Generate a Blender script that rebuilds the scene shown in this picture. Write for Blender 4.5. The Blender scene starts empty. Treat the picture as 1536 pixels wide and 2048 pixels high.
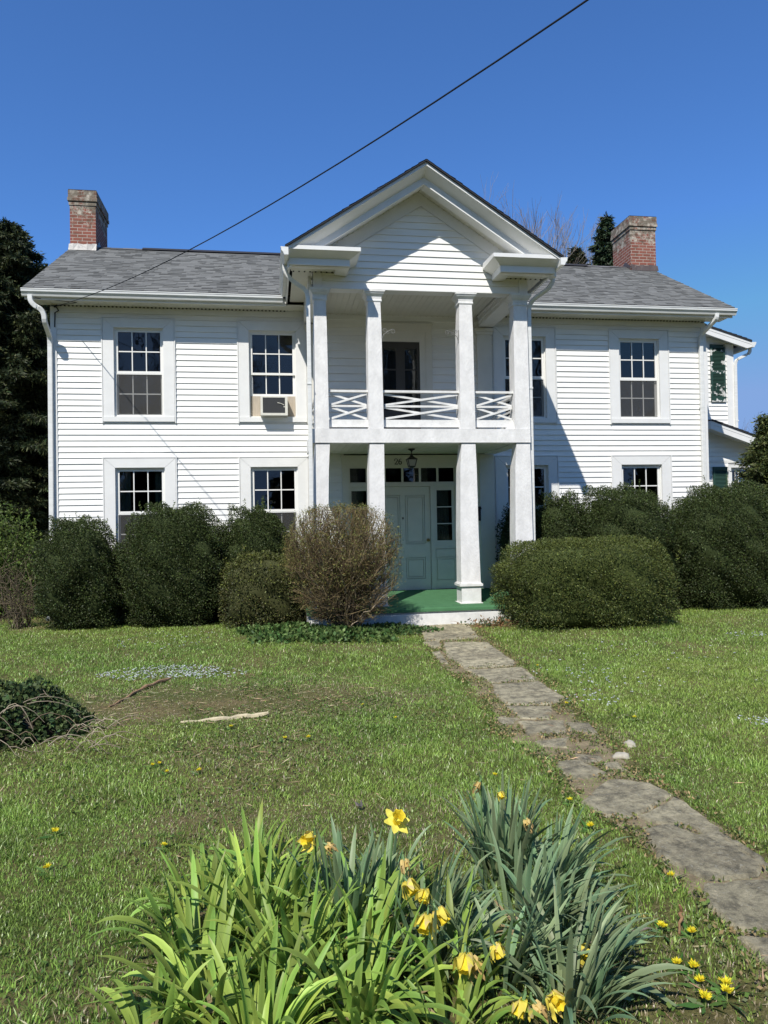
import bpy, math, random
import numpy as np
from mathutils import Vector, Matrix, noise
random.seed(7); rng = np.random.default_rng(11)
R = math.radians
S = bpy.context.scene
col = S.collection

# ------------------------------------------------------------------ camera, sky, sun, exposure
F_PX, YAW, PITCH, ROLL = 1474.85, 0.1526176, 0.0161719, -0.0182750
CAM = np.array([0.0, -15.06, 1.77])
cyw, syw, cpt, spt, crl, srl = math.cos(YAW), math.sin(YAW), math.cos(PITCH), math.sin(PITCH), math.cos(ROLL), math.sin(ROLL)
_fw = np.array([syw, cyw, 0]); _rt = np.array([cyw, -syw, 0]); _up = np.array([0, 0, 1.0])
CF = _fw * cpt + _up * spt; _U = _up * cpt - _fw * spt
CR = _rt * crl + _U * srl; CU = _U * crl - _rt * srl
cam = bpy.data.cameras.new('camera'); camo = bpy.data.objects.new('camera', cam); col.objects.link(camo)
cam.sensor_fit = 'VERTICAL'; cam.sensor_height = 36; cam.lens = 36 * F_PX / 2048
cam.clip_start = 0.05; cam.clip_end = 2000
M4 = Matrix(((CR[0], CU[0], -CF[0], CAM[0]), (CR[1], CU[1], -CF[1], CAM[1]), (CR[2], CU[2], -CF[2], CAM[2]), (0, 0, 0, 1)))
camo.matrix_world = M4
S.camera = camo

SUN = Vector((-0.55, -1.0, 1.32)).normalized()
w = bpy.data.worlds.new('World'); S.world = w; w.use_nodes = True
nt = w.node_tree; bg = nt.nodes['Background']
sky = nt.nodes.new('ShaderNodeTexSky'); sky.sky_type = 'NISHITA'; sky.sun_disc = False
sky.sun_elevation = math.asin(SUN.z); sky.sun_rotation = math.atan2(SUN.x, SUN.y)
sky.altitude = 300; sky.air_density = 1.0; sky.dust_density = 0.35; sky.ozone_density = 2.6
hs = nt.nodes.new('ShaderNodeHueSaturation'); hs.inputs['Saturation'].default_value = 1.0; hs.inputs['Value'].default_value = 1.0
vm = nt.nodes.new('ShaderNodeVectorMath'); vm.operation = 'MULTIPLY'; vm.inputs[1].default_value = (.66, 1.10, 1.66)
vc = nt.nodes.new('ShaderNodeVectorMath'); vc.operation = 'MINIMUM'; vc.inputs[1].default_value = (2.2, 3.7, 7.0)   # keeps the clear sky even towards the sun
nt.links.new(sky.outputs[0], hs.inputs['Color']); nt.links.new(hs.outputs[0], vm.inputs[0]); nt.links.new(vm.outputs[0], vc.inputs[0]); nt.links.new(vc.outputs[0], bg.inputs['Color'])
bg.inputs['Strength'].default_value = 0.085
sl = bpy.data.lights.new('sun', 'SUN'); sl.energy = 4.6; sl.angle = R(0.53); sl.color = (1.0, 0.95, 0.87)
so = bpy.data.objects.new('sun', sl); col.objects.link(so); so.rotation_euler = SUN.to_track_quat('Z', 'Y').to_euler()
so.location = (-20, -40, 50)
S.view_settings.view_transform = 'Standard'; S.view_settings.look = 'None'; S.view_settings.gamma = 1
S.view_settings.exposure = 0.32
S.render.engine = 'CYCLES'
S.cycles.max_bounces = 8; S.cycles.transparent_max_bounces = 16; S.cycles.use_denoising = True

# ------------------------------------------------------------------ helpers
def ray(x, y): return CF + CR * (x - 768) / F_PX - CU * (y - 1024) / F_PX
def atY(x, y, Y):
    d = ray(x, y); return CAM + d * (Y - CAM[1]) / d[1]
def gnd(x, y, z=0.0):
    d = ray(x, y); return CAM + d * (z - CAM[2]) / d[2]

def tag(o, label=None, cat=None, group=None, kind=None):
    if label: o['label'] = label
    if cat: o['category'] = cat
    if group: o['group'] = group
    if kind: o['kind'] = kind
    return o
def empty(name, loc=(0, 0, 0), rz=0):
    o = bpy.data.objects.new(name, None); col.objects.link(o); o.location = loc; o.rotation_euler.z = rz
    o.empty_display_size = 0.2
    return o
def link(name, me, mat, parent=None):
    o = bpy.data.objects.new(name, me); col.objects.link(o)
    if mat is not None:
        for m in (mat if isinstance(mat, (list, tuple)) else [mat]): me.materials.append(m)
    if parent: o.parent = parent
    return o

class MB:
    """collects faces for one mesh object"""
    def __init__(s): s.v = []; s.f = []; s.m = []; s.c = []; s.mi = 0; s.cur = None
    def face(s, pts):
        b = len(s.v); s.v += [tuple(p) for p in pts]; s.f.append(tuple(range(b, b + len(pts)))); s.m.append(s.mi); s.c.append(s.cur)
    def box(s, x0, x1, y0, y1, z0, z1):
        a = [(x0, y0, z0), (x1, y0, z0), (x1, y1, z0), (x0, y1, z0), (x0, y0, z1), (x1, y0, z1), (x1, y1, z1), (x0, y1, z1)]
        for q in ((0, 3, 2, 1), (4, 5, 6, 7), (0, 1, 5, 4), (1, 2, 6, 5), (2, 3, 7, 6), (3, 0, 4, 7)): s.face([a[i] for i in q])
    def prism(s, poly, vec):
        vec = np.array(vec, float); p = [np.array(q, float) for q in poly]; q = [a + vec for a in p]; n = len(p)
        s.face(p[::-1]); s.face(q)
        for i in range(n): s.face([p[i], p[(i + 1) % n], q[(i + 1) % n], q[i]])
    def loft(s, rings, cap=True):
        n = len(rings[0])
        for a, b in zip(rings, rings[1:]):
            for i in range(n): s.face([a[i], a[(i + 1) % n], b[(i + 1) % n], b[i]])
        if cap: s.face(rings[0][::-1]); s.face(rings[-1])
    def tube(s, pts, r, n=6, cap=True):
        pts = [Vector(p) for p in pts]; rr = r if isinstance(r, (list, tuple)) else [r] * len(pts)
        rings = []; prev = None
        for i, p in enumerate(pts):
            d = (pts[min(i + 1, len(pts) - 1)] - pts[max(i - 1, 0)]).normalized()
            u = prev if prev is not None else (Vector((0, 0, 1)) if abs(d.z) < .9 else Vector((1, 0, 0)))
            u = (u - d * u.dot(d)).normalized(); v = d.cross(u); prev = u
            rings.append([p + (u * math.cos(t) + v * math.sin(t)) * rr[i] for t in [2 * math.pi * k / n for k in range(n)]])
        s.loft(rings, cap)
    def bar(s, a, b, w, h, up=(0, 0, 1)):
        """rectangular bar: w across, h along up"""
        a = Vector(a); b = Vector(b); d = (b - a).normalized(); u = Vector(up); u = (u - d * u.dot(d)).normalized(); v = d.cross(u)
        rg = [[p + v * sx * w / 2 + u * sy * h / 2 for sx, sy in ((-1, -1), (1, -1), (1, 1), (-1, 1))] for p in (a, b)]
        s.loft(rg)
    def build(s, name, mat, parent=None, smooth=False):
        me = bpy.data.meshes.new(name); me.from_pydata([tuple(map(float, p)) for p in s.v], [], s.f)
        me.polygons.foreach_set('material_index', s.m)
        uv = me.uv_layers.new(name='UVMap'); me.update()
        dat = np.empty(len(me.loops) * 2)
        k = 0
        for p in me.polygons:
            n = p.normal; ax = max(range(3), key=lambda i: abs(n[i]))
            for vi in p.vertices:
                c = s.v[vi]
                u_ = (c[1], c[2]) if ax == 0 else (c[0], c[2]) if ax == 1 else (c[0], c[1])
                dat[k] = u_[0]; dat[k + 1] = u_[1]; k += 2
        uv.data.foreach_set('uv', dat)
        if any(c is not None for c in s.c):
            at = me.color_attributes.new('Col', 'FLOAT_COLOR', 'POINT'); cc = np.ones((len(s.v), 4))
            for f, c in zip(s.f, s.c):
                if c is not None:
                    for i in f: cc[i, :3] = c
            at.data.foreach_set('color', cc.ravel())
        if smooth: me.polygons.foreach_set('use_smooth', [True] * len(me.polygons))
        return link(name, me, mat, parent)

def npmesh(name, V, Q=None, T=None, C=None, mat=None, parent=None, smooth=False):
    me = bpy.data.meshes.new(name); V = np.asarray(V, np.float32)
    Q = np.zeros((0, 4), int) if Q is None else Q; T = np.zeros((0, 3), int) if T is None else T
    me.vertices.add(len(V)); me.vertices.foreach_set('co', V.ravel())
    nl = Q.size + T.size; me.loops.add(nl); me.loops.foreach_set('vertex_index', np.concatenate([Q.ravel(), T.ravel()]).astype(np.int32))
    npoly = len(Q) + len(T); me.polygons.add(npoly)
    st = np.concatenate([np.arange(len(Q)) * 4, Q.size + np.arange(len(T)) * 3]).astype(np.int32)
    me.polygons.foreach_set('loop_start', st)
    if smooth: me.polygons.foreach_set('use_smooth', np.ones(npoly, bool))
    me.update(calc_edges=True)
    if C is not None:
        at = me.color_attributes.new('Col', 'FLOAT_COLOR', 'POINT')
        at.data.foreach_set('color', np.concatenate([C, np.ones((len(C), 1))], 1).astype(np.float32).ravel())
    return link(name, me, mat, parent)

# ------------------------------------------------------------------ materials
def mat(name, rgb=(.5, .5, .5), rough=.6, spec=.4, attr=None, var=0, vscale=3, bump=0, bscale=40, metal=0, transl=0, stretch=None):
    m = bpy.data.materials.new(name); m.use_nodes = True; n = m.node_tree.nodes; L = m.node_tree.links
    b = n['Principled BSDF']; b.inputs['Base Color'].default_value = (*rgb, 1); b.inputs['Roughness'].default_value = rough
    b.inputs['Specular IOR Level'].default_value = spec; b.inputs['Metallic'].default_value = metal
    src = None
    if attr:
        a = n.new('ShaderNodeAttribute'); a.attribute_name = attr; src = a.outputs['Color']
    if var or bump:
        tc = n.new('ShaderNodeTexCoord'); mp = n.new('ShaderNodeMapping'); L.new(tc.outputs['Object'], mp.inputs[0])
        if stretch: mp.inputs['Scale'].default_value = stretch
    if var:
        nz = n.new('ShaderNodeTexNoise'); nz.inputs['Scale'].default_value = vscale; nz.inputs['Detail'].default_value = 8; nz.inputs['Roughness'].default_value = .65
        L.new(mp.outputs[0], nz.inputs['Vector'])
        mr = n.new('ShaderNodeMapRange'); mr.inputs[1].default_value = .3; mr.inputs[2].default_value = .7; mr.inputs[3].default_value = 1 - var; mr.inputs[4].default_value = 1 + var * .4
        L.new(nz.outputs['Fac'], mr.inputs[0])
        mx = n.new('ShaderNodeMix'); mx.data_type = 'RGBA'; mx.blend_type = 'MULTIPLY'; mx.inputs[0].default_value = 1
        if src: L.new(src, mx.inputs[6])
        else: mx.inputs[6].default_value = (*rgb, 1)
        L.new(mr.outputs[0], mx.inputs[7]); src = mx.outputs[2]
    if src: L.new(src, b.inputs['Base Color'])
    if bump:
        nb = n.new('ShaderNodeTexNoise'); nb.inputs['Scale'].default_value = bscale; nb.inputs['Detail'].default_value = 5
        L.new(mp.outputs[0], nb.inputs['Vector'])
        bp = n.new('ShaderNodeBump'); bp.inputs['Strength'].default_value = min(1, bump); bp.inputs['Distance'].default_value = .01
        L.new(nb.outputs['Fac'], bp.inputs['Height']); L.new(bp.outputs[0], b.inputs['Normal'])
    if transl:
        t = n.new('ShaderNodeBsdfTranslucent'); ms = n.new('ShaderNodeMixShader'); ms.inputs[0].default_value = transl
        if src: L.new(src, t.inputs['Color'])
        else: t.inputs['Color'].default_value = (*rgb, 1)
        L.new(b.outputs[0], ms.inputs[1]); L.new(t.outputs[0], ms.inputs[2]); L.new(ms.outputs[0], n['Material Output'].inputs[0])
    return m

m_siding = mat('white_vinyl', (.82, .82, .79), .42, .4, var=.10, vscale=2.6, bump=.08, bscale=25, stretch=(.4, 1, 3))
m_trim = mat('white_painted_metal', (.73, .735, .72), .45, .4, var=.06, vscale=4)
m_frame = mat('white_window_vinyl', (.76, .76, .73), .35, .5)
m_soffit = mat('cream_soffit', (.66, .65, .57), .5, .3, var=.08, vscale=2)
m_gutter = mat('white_gutter', (.72, .73, .71), .35, .5, var=.14, vscale=5, stretch=(.6, 2, 4))
m_stucco = mat('rough_white_stucco', (.74, .735, .72), .75, .25, var=.17, vscale=6, bump=.55, bscale=32, stretch=(1, 1, .6))
m_paint = mat('weathered_white_paint', (.72, .72, .70), .6, .3, var=.18, vscale=7, bump=.15, bscale=30)
m_porch = mat('white_door_paint', (.68, .66, .59), .5, .3, var=.06, vscale=4)
m_shingle = mat('grey_asphalt_shingle', (.15, .155, .16), .9, .15, attr='Col', var=.14, vscale=30, bump=.5, bscale=160)
m_dark = mat('black_metal', (.012, .012, .013), .45, .5)
m_edge = mat('dark_roof_edge', (.03, .03, .034), .8, .2)
m_carpet = mat('green_porch_carpet', (.065, .165, .078), .95, .1, var=.2, vscale=5, bump=.4, bscale=200)
m_brass = mat('old_brass', (.30, .21, .09), .35, .5, metal=.8)
m_flash = mat('grey_flashing', (.17, .17, .168), .4, .5, var=.25, vscale=8, bump=.4, bscale=9)
m_flashb = mat('brown_flashing', (.085, .065, .058), .5, .4, var=.2, vscale=6)
m_curtain = mat('pale_curtain', (.42, .45, .40), .9, .1)
m_ac = mat('air_conditioner_case', (.66, .65, .58), .5, .4, var=.15, vscale=12)
m_grille = mat('air_conditioner_grille', (.055, .057, .06), .55, .3)
m_plyw = mat('weathered_plywood', (.46, .40, .32), .8, .2, var=.25, vscale=9, stretch=(8, 1, .5))
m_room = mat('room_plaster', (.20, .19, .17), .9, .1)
m_bdoor = mat('dark_balcony_door', (.06, .055, .05), .5, .3)
m_black = mat('black_cable', (.012, .012, .013), .6, .3)
m_bark = mat('grey_bark', (.13, .105, .085), .9, .1, var=.3, vscale=20)
m_twig = mat('shrub_twig', (.16, .12, .085), .85, .15, attr='Col')
m_leaf = mat('leaf', (.05, .09, .03), .52, .22, attr='Col', transl=.18)
m_needle = mat('needle', (.04, .07, .03), .55, .25, attr='Col', transl=.12)
m_blade = mat('grass_blade', (.1, .17, .03), .36, .5, attr='Col', transl=.42)
m_strap = mat('strap_leaf', (.15, .25, .06), .45, .3, attr='Col', transl=.28)
m_petal = mat('petal', (.75, .58, .03), .55, .2, attr='Col', transl=.35)
def _stone():
    m = bpy.data.materials.new('lichened_flagstone'); m.use_nodes = True; n = m.node_tree.nodes; L = m.node_tree.links; b = n['Principled BSDF']
    tc = n.new('ShaderNodeTexCoord')
    def nz(sc, det, ro):
        q = n.new('ShaderNodeTexNoise'); q.inputs['Scale'].default_value = sc; q.inputs['Detail'].default_value = det; q.inputs['Roughness'].default_value = ro; L.new(tc.outputs['Object'], q.inputs['Vector']); return q.outputs['Fac']
    big, mid, fine = nz(1.7, 5, .6), nz(9, 10, .8), nz(34, 10, .85)
    r = n.new('ShaderNodeValToRGB'); e = r.color_ramp.elements; e[0].position = .30; e[0].color = (.27, .242, .178, 1); e[1].position = .72; e[1].color = (.50, .455, .325, 1); L.new(big, r.inputs[0])
    r2 = n.new('ShaderNodeValToRGB'); e = r2.color_ramp.elements; e[0].position = .40; e[0].color = (.50, .50, .48, 1); e[1].position = .60; e[1].color = (1.45, 1.42, 1.30, 1); L.new(mid, r2.inputs[0])
    mx = n.new('ShaderNodeMix'); mx.data_type = 'RGBA'; mx.blend_type = 'MULTIPLY'; mx.inputs[0].default_value = 1; L.new(r.outputs[0], mx.inputs[6]); L.new(r2.outputs[0], mx.inputs[7])
    r3 = n.new('ShaderNodeMapRange'); r3.inputs[1].default_value = .56; r3.inputs[2].default_value = .61; r3.inputs[4].default_value = .85; L.new(fine, r3.inputs[0])
    m2 = n.new('ShaderNodeMix'); m2.data_type = 'RGBA'; L.new(r3.outputs[0], m2.inputs[0]); L.new(mx.outputs[2], m2.inputs[6]); m2.inputs[7].default_value = (.56, .53, .42, 1)
    L.new(m2.outputs[2], b.inputs['Base Color']); b.inputs['Roughness'].default_value = .95; b.inputs['Specular IOR Level'].default_value = .15
    ad = n.new('ShaderNodeMath'); ad.operation = 'ADD'; L.new(mid, ad.inputs[0]); L.new(fine, ad.inputs[1])
    bp = n.new('ShaderNodeBump'); bp.inputs['Strength'].default_value = 1; bp.inputs['Distance'].default_value = .03; L.new(ad.outputs[0], bp.inputs['Height']); L.new(bp.outputs[0], b.inputs['Normal']); return m
m_stone = _stone()
m_wood = mat('dead_wood', (.42, .34, .22), .85, .15, var=.35, vscale=14, bump=.5, bscale=40)

def _glass():
    m = bpy.data.materials.new('window_glass'); m.use_nodes = True; n = m.node_tree.nodes; L = m.node_tree.links
    n.remove(n['Principled BSDF'])
    g = n.new('ShaderNodeBsdfGlossy'); g.inputs['Roughness'].default_value = .015; g.inputs['Color'].default_value = (1, 1, 1, 1)
    t = n.new('ShaderNodeBsdfTransparent'); t.inputs['Color'].default_value = (.62, .66, .66, 1)
    fr = n.new('ShaderNodeFresnel'); fr.inputs['IOR'].default_value = 1.56
    tc = n.new('ShaderNodeTexCoord'); nz = n.new('ShaderNodeTexNoise'); nz.inputs['Scale'].default_value = 2.5
    bp = n.new('ShaderNodeBump'); bp.inputs['Strength'].default_value = .25; bp.inputs['Distance'].default_value = .01
    L.new(tc.outputs['Object'], nz.inputs['Vector']); L.new(nz.outputs['Fac'], bp.inputs['Height']); L.new(bp.outputs[0], g.inputs['Normal'])
    ms = n.new('ShaderNodeMixShader'); L.new(fr.outputs[0], ms.inputs[0]); L.new(t.outputs[0], ms.inputs[1]); L.new(g.outputs[0], ms.inputs[2])
    L.new(ms.outputs[0], n['Material Output'].inputs[0]); return m
m_glass = _glass()
def _screen():
    m = bpy.data.materials.new('insect_screen'); m.use_nodes = True; n = m.node_tree.nodes; L = m.node_tree.links
    b = n['Principled BSDF']; b.inputs['Base Color'].default_value = (.075, .075, .072, 1); b.inputs['Roughness'].default_value = .7
    t = n.new('ShaderNodeBsdfTransparent'); ms = n.new('ShaderNodeMixShader'); ms.inputs[0].default_value = .45
    L.new(t.outputs[0], ms.inputs[1]); L.new(b.outputs[0], ms.inputs[2]); L.new(ms.outputs[0], n['Material Output'].inputs[0]); return m
m_screen = _screen()
def _brick():
    m = bpy.data.materials.new('old_brick'); m.use_nodes = True; n = m.node_tree.nodes; L = m.node_tree.links; b = n['Principled BSDF']
    uv = n.new('ShaderNodeUVMap'); br = n.new('ShaderNodeTexBrick'); L.new(uv.outputs[0], br.inputs['Vector'])
    br.inputs['Color1'].default_value = (.26, .098, .072, 1); br.inputs['Color2'].default_value = (.20, .075, .055, 1); br.inputs['Mortar'].default_value = (.40, .33, .28, 1)
    br.inputs['Scale'].default_value = 1; br.inputs['Brick Width'].default_value = .21; br.inputs['Row Height'].default_value = .076; br.inputs['Mortar Size'].default_value = .009
    br.inputs['Mortar Smooth'].default_value = .25; br.inputs['Bias'].default_value = -.1
    tc = n.new('ShaderNodeTexCoord')
    n1 = n.new('ShaderNodeTexNoise'); n1.inputs['Scale'].default_value = 5.5; n1.inputs['Detail'].default_value = 9; n1.inputs['Roughness'].default_value = .75
    L.new(tc.outputs['Object'], n1.inputs['Vector'])
    sx = n.new('ShaderNodeSeparateXYZ'); L.new(tc.outputs['Object'], sx.inputs[0])
    hz = n.new('ShaderNodeMapRange'); hz.inputs[1].default_value = 8.7; hz.inputs[2].default_value = 9.25; hz.inputs[3].default_value = -.08; hz.inputs[4].default_value = .14; L.new(sx.outputs[2], hz.inputs[0])
    ad = n.new('ShaderNodeMath'); ad.operation = 'ADD'; L.new(n1.outputs['Fac'], ad.inputs[0]); L.new(hz.outputs[0], ad.inputs[1])
    r1 = n.new('ShaderNodeMapRange'); r1.inputs[1].default_value = .555; r1.inputs[2].default_value = .63; L.new(ad.outputs[0], r1.inputs[0])
    mx = n.new('ShaderNodeMix'); mx.data_type = 'RGBA'; L.new(r1.outputs[0], mx.inputs[0]); L.new(br.outputs['Color'], mx.inputs[6]); mx.inputs[7].default_value = (.44, .40, .33, 1)
    n2 = n.new('ShaderNodeTexNoise'); n2.inputs['Scale'].default_value = 9; n2.inputs['Detail'].default_value = 6; L.new(tc.outputs['Object'], n2.inputs['Vector'])
    a2 = n.new('ShaderNodeMath'); a2.operation = 'ADD'; L.new(n2.outputs['Fac'], a2.inputs[0]); L.new(hz.outputs[0], a2.inputs[1])
    r2 = n.new('ShaderNodeMapRange'); r2.inputs[1].default_value = .5; r2.inputs[2].default_value = .68; r2.inputs[4].default_value = .75; L.new(a2.outputs[0], r2.inputs[0])
    m2 = n.new('ShaderNodeMix'); m2.data_type = 'RGBA'; L.new(r2.outputs[0], m2.inputs[0]); L.new(mx.outputs[2], m2.inputs[6]); m2.inputs[7].default_value = (.105, .085, .06, 1)
    L.new(m2.outputs[2], b.inputs['Base Color']); b.inputs['Roughness'].default_value = .92; b.inputs['Specular IOR Level'].default_value = .15
    bp = n.new('ShaderNodeBump'); bp.inputs['Strength'].default_value = .8; bp.inputs['Distance'].default_value = .012; bp.invert = True
    L.new(br.outputs['Fac'], bp.inputs['Height']); L.new(bp.outputs[0], b.inputs['Normal']); return m
m_brick = _brick()
def _shutter():
    m = bpy.data.materials.new('peeling_green_paint'); m.use_nodes = True; n = m.node_tree.nodes; L = m.node_tree.links; b = n['Principled BSDF']
    tc = n.new('ShaderNodeTexCoord'); nz = n.new('ShaderNodeTexNoise'); nz.inputs['Scale'].default_value = 6; nz.inputs['Detail'].default_value = 6; L.new(tc.outputs['Object'], nz.inputs['Vector'])
    r = n.new('ShaderNodeMapRange'); r.inputs[1].default_value = .575; r.inputs[2].default_value = .59; L.new(nz.outputs['Fac'], r.inputs[0])
    mx = n.new('ShaderNodeMix'); mx.data_type = 'RGBA'; L.new(r.outputs[0], mx.inputs[0]); mx.inputs[6].default_value = (.018, .05, .035, 1); mx.inputs[7].default_value = (.6, .6, .57, 1)
    L.new(mx.outputs[2], b.inputs['Base Color']); b.inputs['Roughness'].default_value = .5; return m
m_shut = _shutter()
m_shut2 = mat('green_paint', (.022, .06, .045), .5, .4)
def _ground():
    m = bpy.data.materials.new('lawn_soil'); m.use_nodes = True; n = m.node_tree.nodes; L = m.node_tree.links; b = n['Principled BSDF']
    tc = n.new('ShaderNodeTexCoord')
    a = n.new('ShaderNodeTexNoise'); a.inputs['Scale'].default_value = 1.1; a.inputs['Detail'].default_value = 8; a.inputs['Roughness'].default_value = .65
    c = n.new('ShaderNodeTexNoise'); c.inputs['Scale'].default_value = 26; c.inputs['Detail'].default_value = 8; c.inputs['Roughness'].default_value = .8
    L.new(tc.outputs['Object'], a.inputs['Vector']); L.new(tc.outputs['Object'], c.inputs['Vector'])
    r1 = n.new('ShaderNodeValToRGB'); r1.color_ramp.elements[0].position = .35; r1.color_ramp.elements[0].color = (.065, .095, .025, 1); r1.color_ramp.elements[1].position = .68; r1.color_ramp.elements[1].color = (.17, .14, .08, 1)
    r2 = n.new('ShaderNodeValToRGB'); r2.color_ramp.elements[0].position = .35; r2.color_ramp.elements[0].color = (.35, .33, .28, 1); r2.color_ramp.elements[1].position = .7; r2.color_ramp.elements[1].color = (1.7, 1.6, 1.4, 1)
    L.new(a.outputs['Fac'], r1.inputs[0]); L.new(c.outputs['Fac'], r2.inputs[0])
    mx = n.new('ShaderNodeMix'); mx.data_type = 'RGBA'; mx.blend_type = 'MULTIPLY'; mx.inputs[0].default_value = 1; L.new(r1.outputs[0], mx.inputs[6]); L.new(r2.outputs[0], mx.inputs[7])
    L.new(mx.outputs[2], b.inputs['Base Color']); b.inputs['Roughness'].default_value = 1; b.inputs['Specular IOR Level'].default_value = .1
    bp = n.new('ShaderNodeBump'); bp.inputs['Strength'].default_value = .8; bp.inputs['Distance'].default_value = .02; L.new(c.outputs['Fac'], bp.inputs['Height']); L.new(bp.outputs[0], b.inputs['Normal']); return m
m_ground = _ground()

# ------------------------------------------------------------------ ground
def nz2(x, y, s, o=0.0):
    """cheap smooth noise, vectorised, about -1..1"""
    x = np.asarray(x) * s + o; y = np.asarray(y) * s - o * .7
    return (np.sin(x * 1.0 + 1.3 * np.sin(y * .8 + o)) + np.sin(y * 1.17 + 1.1 * np.sin(x * .9 + 2 * o)) + .6 * np.sin(2.1 * x + 1.7 * y + o) + .5 * np.sin(-1.9 * x + 2.6 * y + 3 * o)) / 3.1
def gz(x, y):
    x = np.asarray(x, float); y = np.asarray(y, float)
    fade = np.clip((-y - .3) / 2, 0, 1) * np.clip((y + 40) / 10, 0, 1)
    return (.018 * nz2(x, y, .9, 2) + .010 * nz2(x, y, 2.6, 5)) * fade
xs = np.concatenate([[-600, -300, -150, -80, -45, -25, -16], np.arange(-11, 15.01, .13), [18, 26, 45, 80, 150, 300, 600]])
ys = np.concatenate([[-600, -300, -150, -80, -45, -28, -20], np.arange(-17, 1.01, .12), [3, 6, 10, 16, 26, 45, 80, 150, 300, 600]])
GX, GY = np.meshgrid(xs, ys); nx_, ny_ = len(xs), len(ys)
GV = np.stack([GX.ravel(), GY.ravel(), gz(GX, GY).ravel()], 1)
ii = (np.arange(ny_ - 1)[:, None] * nx_ + np.arange(nx_ - 1)[None, :]).ravel()
tag(npmesh('ground', GV, np.stack([ii, ii + 1, ii + nx_ + 1, ii + nx_], 1), mat=m_ground, smooth=True), kind='structure')

_px = [(836, 1248), (868, 1300), (880, 1330), (925, 1360), (972, 1402), (985, 1450), (1050, 1500), (1100, 1540), (1150, 1605), (1230, 1655), (1290, 1700), (1370, 1790), (1440, 1850), (1560, 2010), (1700, 2200), (1960, 2200), (1800, 1960), (1640, 1810), (1530, 1715), (1440, 1645), (1340, 1580), (1262, 1535), (1215, 1480), (1160, 1440), (1140, 1398), (1088, 1358), (1040, 1325), (985, 1284), (945, 1248)]
_bed = [gnd(x, y)[:2] for x, y in _px]; _b2 = []
for i in range(len(_bed)):
    a, b = _bed[i], _bed[(i + 1) % len(_bed)]; k = max(1, int(np.linalg.norm(b - a) / .06))
    for j in range(k): _b2.append(a + (b - a) * j / k + rng.normal(0, .018, 2))
PATHBED = np.array(_b2)
m_bed = mat('trodden_soil', (.23, .185, .115), .95, .1, var=.45, vscale=11, bump=.8, bscale=60)
# strips across the bed so that it follows the ground
# flagstone path, outlines of the slabs on the ground
SLABS_PX = [
    [(838, 1252), (936, 1249), (957, 1277), (900, 1284), (850, 1284)],
    [(845, 1287), (878, 1285), (884, 1297), (866, 1300)],
    [(886, 1288), (974, 1288), (1030, 1324), (1028, 1333), (930, 1337), (894, 1312)],
    [(864, 1306), (880, 1304), (899, 1328), (884, 1326)],
    [(932, 1341), (1045, 1336), (1076, 1361), (984, 1366)],
    [(984, 1369), (1078, 1364), (1128, 1395), (1114, 1411), (1010, 1411), (986, 1387)],
    [(1012, 1415), (1106, 1414), (1101, 1441), (1042, 1440)],
    [(990, 1438), (1038, 1440), (1010, 1456)],
    [(1034, 1446), (1126, 1443), (1136, 1468), (1058, 1472)],
    [(1131, 1448), (1180, 1450), (1202, 1475), (1142, 1466)],
    [(1070, 1482), (1140, 1476), (1132, 1496), (1080, 1493)],
    [(1140, 1508), (1206, 1512), (1202, 1525), (1166, 1530)],
    [(1114, 1526), (1160, 1524), (1226, 1553), (1152, 1563), (1120, 1546)],
    [(1205, 1529), (1236, 1526), (1252, 1546), (1216, 1541)],
    [(1190, 1578), (1228, 1562), (1300, 1572), (1345, 1594), (1312, 1616), (1262, 1644), (1212, 1640), (1165, 1612)],
    [(1352, 1598), (1400, 1628), (1462, 1682), (1430, 1688), (1385, 1662), (1300, 1648), (1272, 1642), (1318, 1618)],
    [(1288, 1664), (1330, 1653), (1398, 1674), (1440, 1673), (1530, 1738), (1518, 1757), (1420, 1766), (1310, 1716)],
    [(1474, 1684), (1500, 1704), (1550, 1748), (1536, 1746), (1448, 1682)],
    [(1406, 1772), (1536, 1760), (1600, 1800), (1640, 1850), (1560, 1872), (1470, 1864), (1418, 1822)],
    [(1480, 1880), (1560, 1880), (1660, 1870), (1740, 1960), (1700, 2010), (1580, 1980)],
    [(1600, 2030), (1730, 1995), (1860, 2080), (1800, 2180), (1680, 2120)],
]
SLABS = [np.array([gnd(x, y)[:2] for x, y in p]) for p in SLABS_PX]
pm = MB()
for si, P in enumerate(SLABS):
    out = []
    for i in range(len(P)):
        a, b = P[i], P[(i + 1) % len(P)]; L_ = np.linalg.norm(b - a); k = max(1, int(L_ / .07))
        for j in range(k): out.append(a + (b - a) * j / k + rng.normal(0, .009, 2))
    h = .016 + .012 * random.random(); tx, ty = rng.normal(0, .006, 2); c = P.mean(0)
    gc = float(gz(*c))
    zt = lambda q: max(gc, float(gz(q[0], q[1]))) + h + tx * (q[0] - c[0]) + ty * (q[1] - c[1])
    inner = [c + (q - c) * (1 - .02 / max(.05, np.linalg.norm(q - c))) for q in out]
    ring0 = [(q[0], q[1], -.06) for q in out]; ring1 = [(q[0], q[1], zt(q) - .014) for q in out]; ring2 = [(q[0], q[1], zt(q)) for q in inner]
    pm.loft([ring0[::1], ring1, ring2], cap=False)
    # top as a fan with a ring of inner points for relief
    mid = [(c[0] + (q[0] - c[0]) * .55, c[1] + (q[1] - c[1]) * .55) for q in inner]
    mid3 = [(q[0], q[1], zt(q) + rng.normal(0, .003)) for q in mid]; n_ = len(out)
    for i in range(n_):
        j = (i + 1) % n_
        pm.face([ring2[i], ring2[j], mid3[j], mid3[i]]); pm.face([mid3[i], mid3[j], (c[0], c[1], zt(c))])
tag(pm.build('path', m_stone), kind='structure')
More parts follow.
